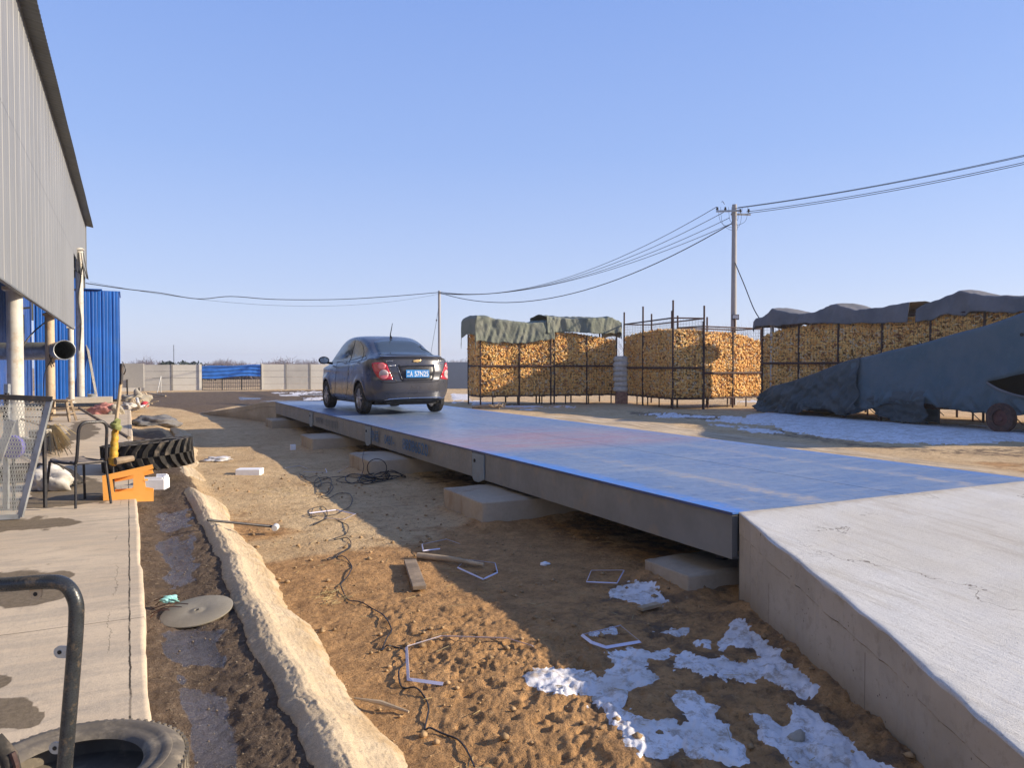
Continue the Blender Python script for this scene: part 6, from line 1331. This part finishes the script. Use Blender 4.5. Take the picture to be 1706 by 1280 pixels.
# pink cloth heap, ball, bucket, rubble
p = P(172, 690, SLZ); lump('cloth_heap', (p.x, p.y, SLZ-.02), (.75, .45, .34), M['cloth_pink'], 'pink and red striped cloth heap at the end of the pavement', 'cloth', 9, rz=-YAW+.2)
p = P(193, 690, SLZ); lump('sack', (p.x, p.y, SLZ-.02), (.42, .4, .33), M['stone'], 'greyish brown filled sack leaning on the pink cloth heap', 'sack', 10, rz=.3)
p = P(241, 678, .08); b = MB(); b.lathe((0, 0, 0), [(0, .19), (.09, .17), (.145, .10), (.15, .04), (.12, -.02)], 20); o = b.build('helmet', M['red'], None, True); o.location = (p.x, p.y, .1); tag(o, 'red plastic dome like a helmet lying by the rubble', 'helmet')
p = P(153, 671, SLZ); t = empty('bucket', (p.x, p.y, SLZ), 0, 'small grey metal bucket standing before the blue booth', 'bucket'); b = MB(); b.lathe((0, 0, 0), [(0, .03), (.11, .03), (.15, .31), (.16, .32), (.15, .325), (.14, .31), (.10, .05), (0, .05)], 20); b.build('pail', M['galv'], t, True); b = MB(); b.tube(crom([(-.15, 0, .31), (-.1, 0, .42), (.1, 0, .42), (.15, 0, .31)], 4), .008, 5); b.build('handle', M['steel_dark'], t)
t = empty('plinth', tuple(P(150, 680, SLZ)), 0, 'low concrete plinth in front of the blue booth', 'plinth'); p = Pf(150, 680, 29.0); b = MB(); b.box((p.x-t.location.x, p.y-t.location.y, .10), (1.5, .7, .22)); b.build('slab', M['conc'], t, bev=.02)
RUB = [('rubble_pile', (228, 672), (1.0, .8, .55), M['stone'], 'grey heap of rubble and twisted scrap by the blue booth', 'rubble', 12), ('cement_bag', (216, 680), (.6, .5, .25), M['sack'], 'yellowish torn bag at the foot of the rubble heap', 'bag', 14)]
for nm, (px, py), s_, mt, lb, ct, sd_ in RUB: p = P(px, py, .1); lump(nm, (p.x, p.y, .05), s_, mt, lb, ct, sd_, amp=.8)
b = MB()
for k_ in range(14): p = P(212+k_*3.2, 672+random.uniform(-5, 8), .1); b.beam(p, p+Vector((random.uniform(-.5, .5), random.uniform(-.3, .3), random.uniform(0, .35))), .07, .03)
tag(b.build('scrap_boards', M['wood_pale']), 'broken timber offcuts scattered around the rubble heap', 'timber scrap', None, 'stuff')
b = MB(); b.tube(crom([P(228, 664, .55), P(231, 674, .35), P(234, 678, .14), P(247, 674, .14)], 6), .05, 12, cap=False); o = b.build('bent_pipe', M['white_metal'], None, True); tag(o, 'pale bent drain pipe lying on the rubble heap', 'pipe')
b = MB(); b.tube([P(244, 655, .15), P(276, 660, .08)], .04, 6); tag(b.build('pole', M['wood_pale']), 'long pale pole lying on the dark mud beyond the rubble', 'pole')
p = P(256, 707, .1); lump('plastic_sheet', (p.x, p.y, .02), (1.0, .9, .30), M['slate'], 'crumpled dark plastic sheet in the gutter beyond the tractor tyre', 'plastic sheet', 17, amp=.8)
# --- flat disc in the gutter with scrap
c = P(328, 1018, .14); t = empty('metal_disc', tuple(c), 0, 'round grey metal disc with a small centre hole lying in the muddy gutter', 'disc'); mm = Euler((R(9), R(-4), 0)).to_matrix(); mm = Matrix.Rotation(-YAW, 3, 'Z') @ mm
b = MB(); b.lathe((0, 0, 0), [(.014, .006), (.035, .004), (.045, .0), (.06, .004), (.20, .004), (.208, .0), (.205, -.008), (.014, -.008)], 56, mm, closed=True); b.build('plate', conc('disc_metal', (.30, .27, .215), (.25, .22, .17), .15, 2), t, True)
b = MB(); 
for k_ in range(5): a_ = P(252+random.uniform(-4, 10), 1002+k_*7, .13); e = P(290+random.uniform(-10, 25), 997+k_*5, .17); b.tube(crom([a_, a_.lerp(e, .5)+Vector((0, 0, .02)), e], 5), .003, 4)
tag(b.build('wire_scrap', M['rust']), 'thin rusty wires tangled at the edge of the metal disc', 'wire scrap')
p = P(284, 1001, .17); lump('bag_scrap', (p.x, p.y, .16), (.09, .06, .04), paint('teal_plastic', (.30, .62, .60), .5, .3, 30), 'small teal plastic scrap beside the metal disc', 'plastic scrap', 19, amp=.9)
# --- sledge hammer on the kerb
t = empty('hammer', tuple(P(405, 875, .2)), 0, 'long-handled steel hammer lying across the rough kerb', 'hammer'); I = Matrix.Translation(-t.location); a_ = P(346, 867, .245); c_ = P(455, 878, .07)
b = MB(); b.tube([a_, c_], [.011, .013], 10); o = b.build('handle', M['steel_dark'], t, True); o.matrix_parent_inverse = I
c_ = P(459, 879, .07); b = MB(); d_ = Vector((.35, .9, 0)).normalized(); b.tube([c_-d_*.05, c_-d_*.035, c_+d_*.035, c_+d_*.05], [.026, .032, .032, .026], 12); o = b.build('head', M['white_metal'], t, True); o.matrix_parent_inverse = I
# --- foreground bent tube handle
def handle():
    t = empty('trolley', tuple(Pf(40, 1250, 1.75)), 0, 'black bent-tube trolley handle rising over the near tyre', 'trolley'); I = Matrix.Translation(-t.location); f = 1.66
    pts = crom([Pf(-320, 985, f+.05), Pf(-120, 977, f+.03), Pf(0, 975, f), Pf(75, 970, f), Pf(108, 975, f), Pf(125, 1000, f), Pf(127, 1035, f), Pf(122, 1110, f), Pf(112, 1230, f), Pf(104, 1330, f), Pf(96, 1450, f)], 8)
    b = MB(); b.tube(pts, .0155, 16); o = b.build('handle_tube', paint('worn_black_paint', (.045, .05, .055), .32, .3, 30, .3, dirt=(.16, .12, .08), bump=.1), t, True); o.matrix_parent_inverse = I
    e = pts[-1]; b = MB(); b.tube([e, Vector((e.x, e.y, SLZ+.09))], .0155, 12); e2 = pts[0]; b.tube([e2, Vector((e2.x, e2.y, SLZ+.09))], .0155, 12); b.beam(Vector((e.x, e.y, SLZ+.1)), Vector((e2.x, e2.y, SLZ+.1)), .04, .03); b.beam(Vector((e.x, e.y, SLZ+.1)), Vector((e.x-.1, e.y-.5, SLZ+.06)), .04, .03); b.beam(Vector((e2.x, e2.y, SLZ+.1)), Vector((e2.x-.1, e2.y-.5, SLZ+.06)), .04, .03)
    o = b.build('base_frame', M['steel_dark'], t); o.matrix_parent_inverse = I
    for (x, y, dx, dy) in ((60, 990, 0, 1), (100, 1087, -1, 0), (92, 1247, -1, 0)):
        p = Pf(x, y, f); mm = Matrix.Rotation(-YAW, 3, 'Z') @ Matrix.Rotation(R(90), 3, 'X'); b = MB(); pr = []
        n_ = 10
        poly = [(.013*math.cos(a), .013*math.sin(a)) for a in np.linspace(math.pi, 2*math.pi, n_)]+[(.013, .02), (-.013, .02)] if dy else [(.013*math.cos(a), .013*math.sin(a)) for a in np.linspace(math.pi/2, 1.5*math.pi, n_)]+[(.03, -.013), (.03, .013)]
        b.prism(poly, -.002, .002, mm, p); o = b.build('lug', M['wood_pale'] if dy else M['galv'], t); o.matrix_parent_inverse = I
        b = MB(); b.tube([p-FW*.0035, p+FW*.001], .0045, 10); o = b.build('rivet', M['black'], t); o.matrix_parent_inverse = I
    b = MB(); b.tube([Pf(-10, 1232, 1.72), Pf(14, 1262, 1.72), Pf(22, 1290, 1.72)], [.018, .020, .018], 10); o = b.build('grip', M['rubber'], t, True); o.matrix_parent_inverse = I
    p_ = Pf(24, 1275, 1.72); b = MB(); b.tube([Pf(20, 1255, 1.71), Pf(27, 1275, 1.71), Pf(28, 1300, 1.71)], .007, 6); o = b.build('rusty_edge', M['rust'], t); o.matrix_parent_inverse = I
handle()
# --- dirt area: sticks, plank, straps, cable
def gpoly(pts, dz): return [G(x, y, dz) for x, y in pts]
a_, c_ = G(696, 932, .03), G(806, 948, .03); b = MB(); b.tube([a_, a_.lerp(c_, .5)+Vector((0, 0, .01)), c_], [.026, .024, .016], 9); tag(b.build('bamboo_stick', M['wood_pale'], None, True), 'thick brown bamboo stick half in shade on the dirt', 'stick')
a_, c_ = G(590, 1171, .02), G(681, 1194, .02); b = MB(); b.tube([a_, a_.lerp(c_, .5)+Vector((0, 0, .01)), c_], [.004, .012, .006], 7); tag(b.build('twig', M['wood_pale'], None, True), 'slender pale twig lying near the kerb in the foreground', 'twig')
a_, c_ = G(683, 941, .03), G(699, 987, .03); b = MB(); b.beam(a_, c_, .10, .03); tag(b.build('plank', M['wood'], bev=.004), 'short grey weathered plank lying in the sunlit dirt', 'plank')
a_, c_ = G(1066, 1020, .02), G(1097, 1012, .02); b = MB(); b.beam(a_, c_, .05, .02); tag(b.build('wood_offcut', M['wood_pale']), 'small tan wood offcut beside the near foundation block', 'wood offcut')
p = G(1328, 1232); lump('stone', (p.x, p.y, p.z-.01), (.09, .07, .05), M['stone'], 'dark stone poking out of the snow near the ramp wall', 'stone', 23, 3)
p = G(908, 942); lump('paper_scrap', (p.x, p.y, p.z), (.09, .06, .03), M['foam'], 'small white paper scrap on shaded dirt under the deck', 'paper scrap', 24, 3)
p = G(488, 750); b = MB(); b.box((p.x, p.y, p.z+.05), (.10, .08, .11)); tag(b.build('foam_cube', M['foam'], bev=.005), 'small white foam cube in the shade beyond the coiled cable', 'foam piece')
M['film'] = paint('clear_film', (.62, .60, .60), .25, .2, 12, bump=.8)
p = G(362, 768); lump('plastic_film', (p.x, p.y, p.z), (.50, .34, .07), M['film'], 'crumpled clear plastic film on dirt beside the tractor tyre', 'plastic film', 25, 4, .9)
def strap(pts, label, closed=False, wdt=.018, lift=.03, seed=0):
    rnd = random.Random(seed); g_ = [G(x, y, lift*rnd.uniform(.5, 1.2)) for x, y in pts]
    if closed: g_.append(g_[0].copy())
    vs = []; fs = []; n_ = 6; P_ = []
    for i in range(len(g_)-1):
        for k_ in range(n_): P_.append(g_[i].lerp(g_[i+1], k_/n_))
    P_.append(g_[-1])
    for i, p in enumerate(P_):
        d_ = (P_[min(i+1, len(P_)-1)]-P_[max(i-1, 0)]).normalized(); s_ = d_.cross(Vector((0, 0, 1))).normalized(); up_ = (s_*math.cos(.7)+Vector((0, 0, 1))*math.sin(.7)); vs += [p-up_*wdt/2, p+up_*wdt/2]
    fs = [(2*i, 2*i+1, 2*i+3, 2*i+2) for i in range(len(P_)-1)]
    b = MB(); b.add(vs, fs); o = b.build('packing_strap', M['strap']); o.modifiers.new('s', 'SOLIDIFY').thickness = .0015; tag(o, label, 'packing strap', 'white packing straps scattered on the dirt')
strap([(738, 1146), (680, 1143), (677, 1087), (735, 1066), (845, 1071), (888, 1084)], 'largest open white packing strap in the sunlit foreground dirt', seed=1)
strap([(969, 1068), (1034, 1052), (1067, 1074), (1010, 1084), (985, 1080)], 'closed white packing strap loop at the edge of the snow', True, seed=2)
strap([(985, 955), (1040, 956), (1028, 977), (977, 976)], 'thin white packing strap loop in the deck shade left of the nearest block', True, .009, seed=3)
strap([(762, 950), (776, 936), (825, 943), (829, 958), (805, 969)], 'white packing strap loop lying over the bamboo stick', True, .012, seed=4)
strap([(733, 920), (705, 924), (703, 913), (744, 905), (766, 912)], 'open white packing strap beyond the bamboo stick', False, .012, seed=5)
strap([(515, 860), (540, 868), (572, 870), (592, 860), (560, 852)], 'white packing strap loop beside the cable coils on sunlit dirt', True, .012, seed=6)
strap([(475, 782), (500, 778), (512, 784)], 'short white packing strap at the sun edge near the foam block', False, .012, seed=7)
strap([(562, 789), (580, 781)], 'tiny white strap end by the tangled cable', False, .012, seed=8)
strap([(505, 789), (545, 790), (542, 783)], 'narrow white packing strap next to the tangled cable start', False, .009, seed=9)
# black cable: coils then a long run toward the viewer
zc2 = [(790, 1283), (762, 1236), (722, 1222), (708, 1218), (714, 1190), (708, 1165), (690, 1152), (668, 1146), (665, 1120), (677, 1102), (668, 1083), (648, 1081), (636, 1086), (645, 1068), (652, 1050), (636, 1028), (610, 1010), (585, 1005), (572, 990), (568, 975), (582, 960), (586, 945), (574, 932), (560, 929), (545, 936), (560, 930), (580, 918), (584, 905), (572, 898), (556, 902), (575, 892), (580, 880), (566, 870), (545, 867), (521, 877), (540, 868), (545, 855), (535, 845), (522, 850), (520, 861), (534, 862), (560, 858), (578, 850), (587, 835), (580, 824), (566, 824), (548, 832), (535, 830), (545, 826), (555, 815), (548, 805), (530, 812), (528, 822), (545, 822), (552, 805), (545, 796), (528, 800), (524, 810), (535, 812), (530, 795), (515, 798), (498, 790), (520, 806), (540, 800), (575, 795), (600, 800), (585, 806), (560, 803), (580, 794), (620, 797), (640, 803), (610, 808), (596, 800), (625, 790), (650, 794), (630, 800)]
b = MB(); b.tube([G(p.x, p.y, .012+.008*math.sin(i*.7)) for i, p in enumerate(crom([(x, y, 0) for x, y in zc2], 5))], .0042, 6); tag(b.build('coiled_cable', M['cable']), 'long thin black cable curling over dirt from the tangle to the foreground', 'cable')
b = MB(); rnd = random.Random(5)
for k_ in range(7):
    cx_, cy_ = 600+k_*9+rnd.uniform(-8, 8), 799+rnd.uniform(-5, 5); rx, ry = rnd.uniform(14, 30), rnd.uniform(3, 7); pts = [G(cx_+rx*math.cos(a), cy_+ry*math.sin(a), .02+.02*math.sin(a*2+k_)+.01) for a in np.linspace(0, 6.28*1.2, 26)]; b.tube(pts, .007, 5)
a_ = G(628, 795, .0); pts = [a_+RT*(.14*math.cos(x))+Vector((0, 0, .13+.13*math.sin(x))) for x in np.linspace(-1.4, 4.6, 26)]; b.tube(pts, .006, 5)
pts = crom([G(602, 798, .03), G(606, 790, .10), Pf(604, 765, 11.4), Pf(606, 752, 11.9)], 6); b.tube(pts, .005, 5)
tag(b.build('cable_tangle', M['cable']), 'heap of tangled black cable in front of the foundation block in shade', 'cable')
b = MB()
for k_ in range(90):
    cx_, cy_ = random.choice([(548, 1002), (552, 990), (470, 820), (780, 1290)]); p = G(cx_+random.gauss(0, 9), cy_+random.gauss(0, 6), .008); a = random.random()*6.28; q_ = p+Vector((math.cos(a), math.sin(a), random.uniform(-.02, .15)))*random.uniform(.04, .11); b.tube([p, q_], .0016, 3)
for k_ in range(240):
    p = Vector((random.uniform(1.1, 4.4), random.uniform(1.2, 11), 0)); p.z = float(gh(np.array([p.x]), np.array([p.y]))[0])+.006; a = random.random()*6.28; q_ = p+Vector((math.cos(a), math.sin(a), random.uniform(-.02, .1)))*random.uniform(.03, .12); b.tube([p, q_], .0017, 3)
tag(b.build('dry_straw', M['straw']), 'dry straw stalks and chaff scattered over the dirt', 'straw', None, 'stuff')
# ------------------------------------------------------------ thin winter haze
b = MB(); b.box((0, 0, 6), (2000, 2000, 17)); hz = b.build('haze', None); hz['kind'] = 'stuff'; hz['label'] = 'thin winter haze over the yard and fields'
hm = bpy.data.materials.new('haze'); hm.use_nodes = True; hm.node_tree.nodes.clear(); ho = hm.node_tree.nodes.new('ShaderNodeOutputMaterial'); hv = hm.node_tree.nodes.new('ShaderNodeVolumePrincipled')
hv.inputs['Color'].default_value = (.92, .95, 1.0, 1); hv.inputs['Density'].default_value = .0007; hv.inputs['Anisotropy'].default_value = .3; hm.node_tree.links.new(hv.outputs[0], ho.inputs['Volume']); hz.data.materials.append(hm)
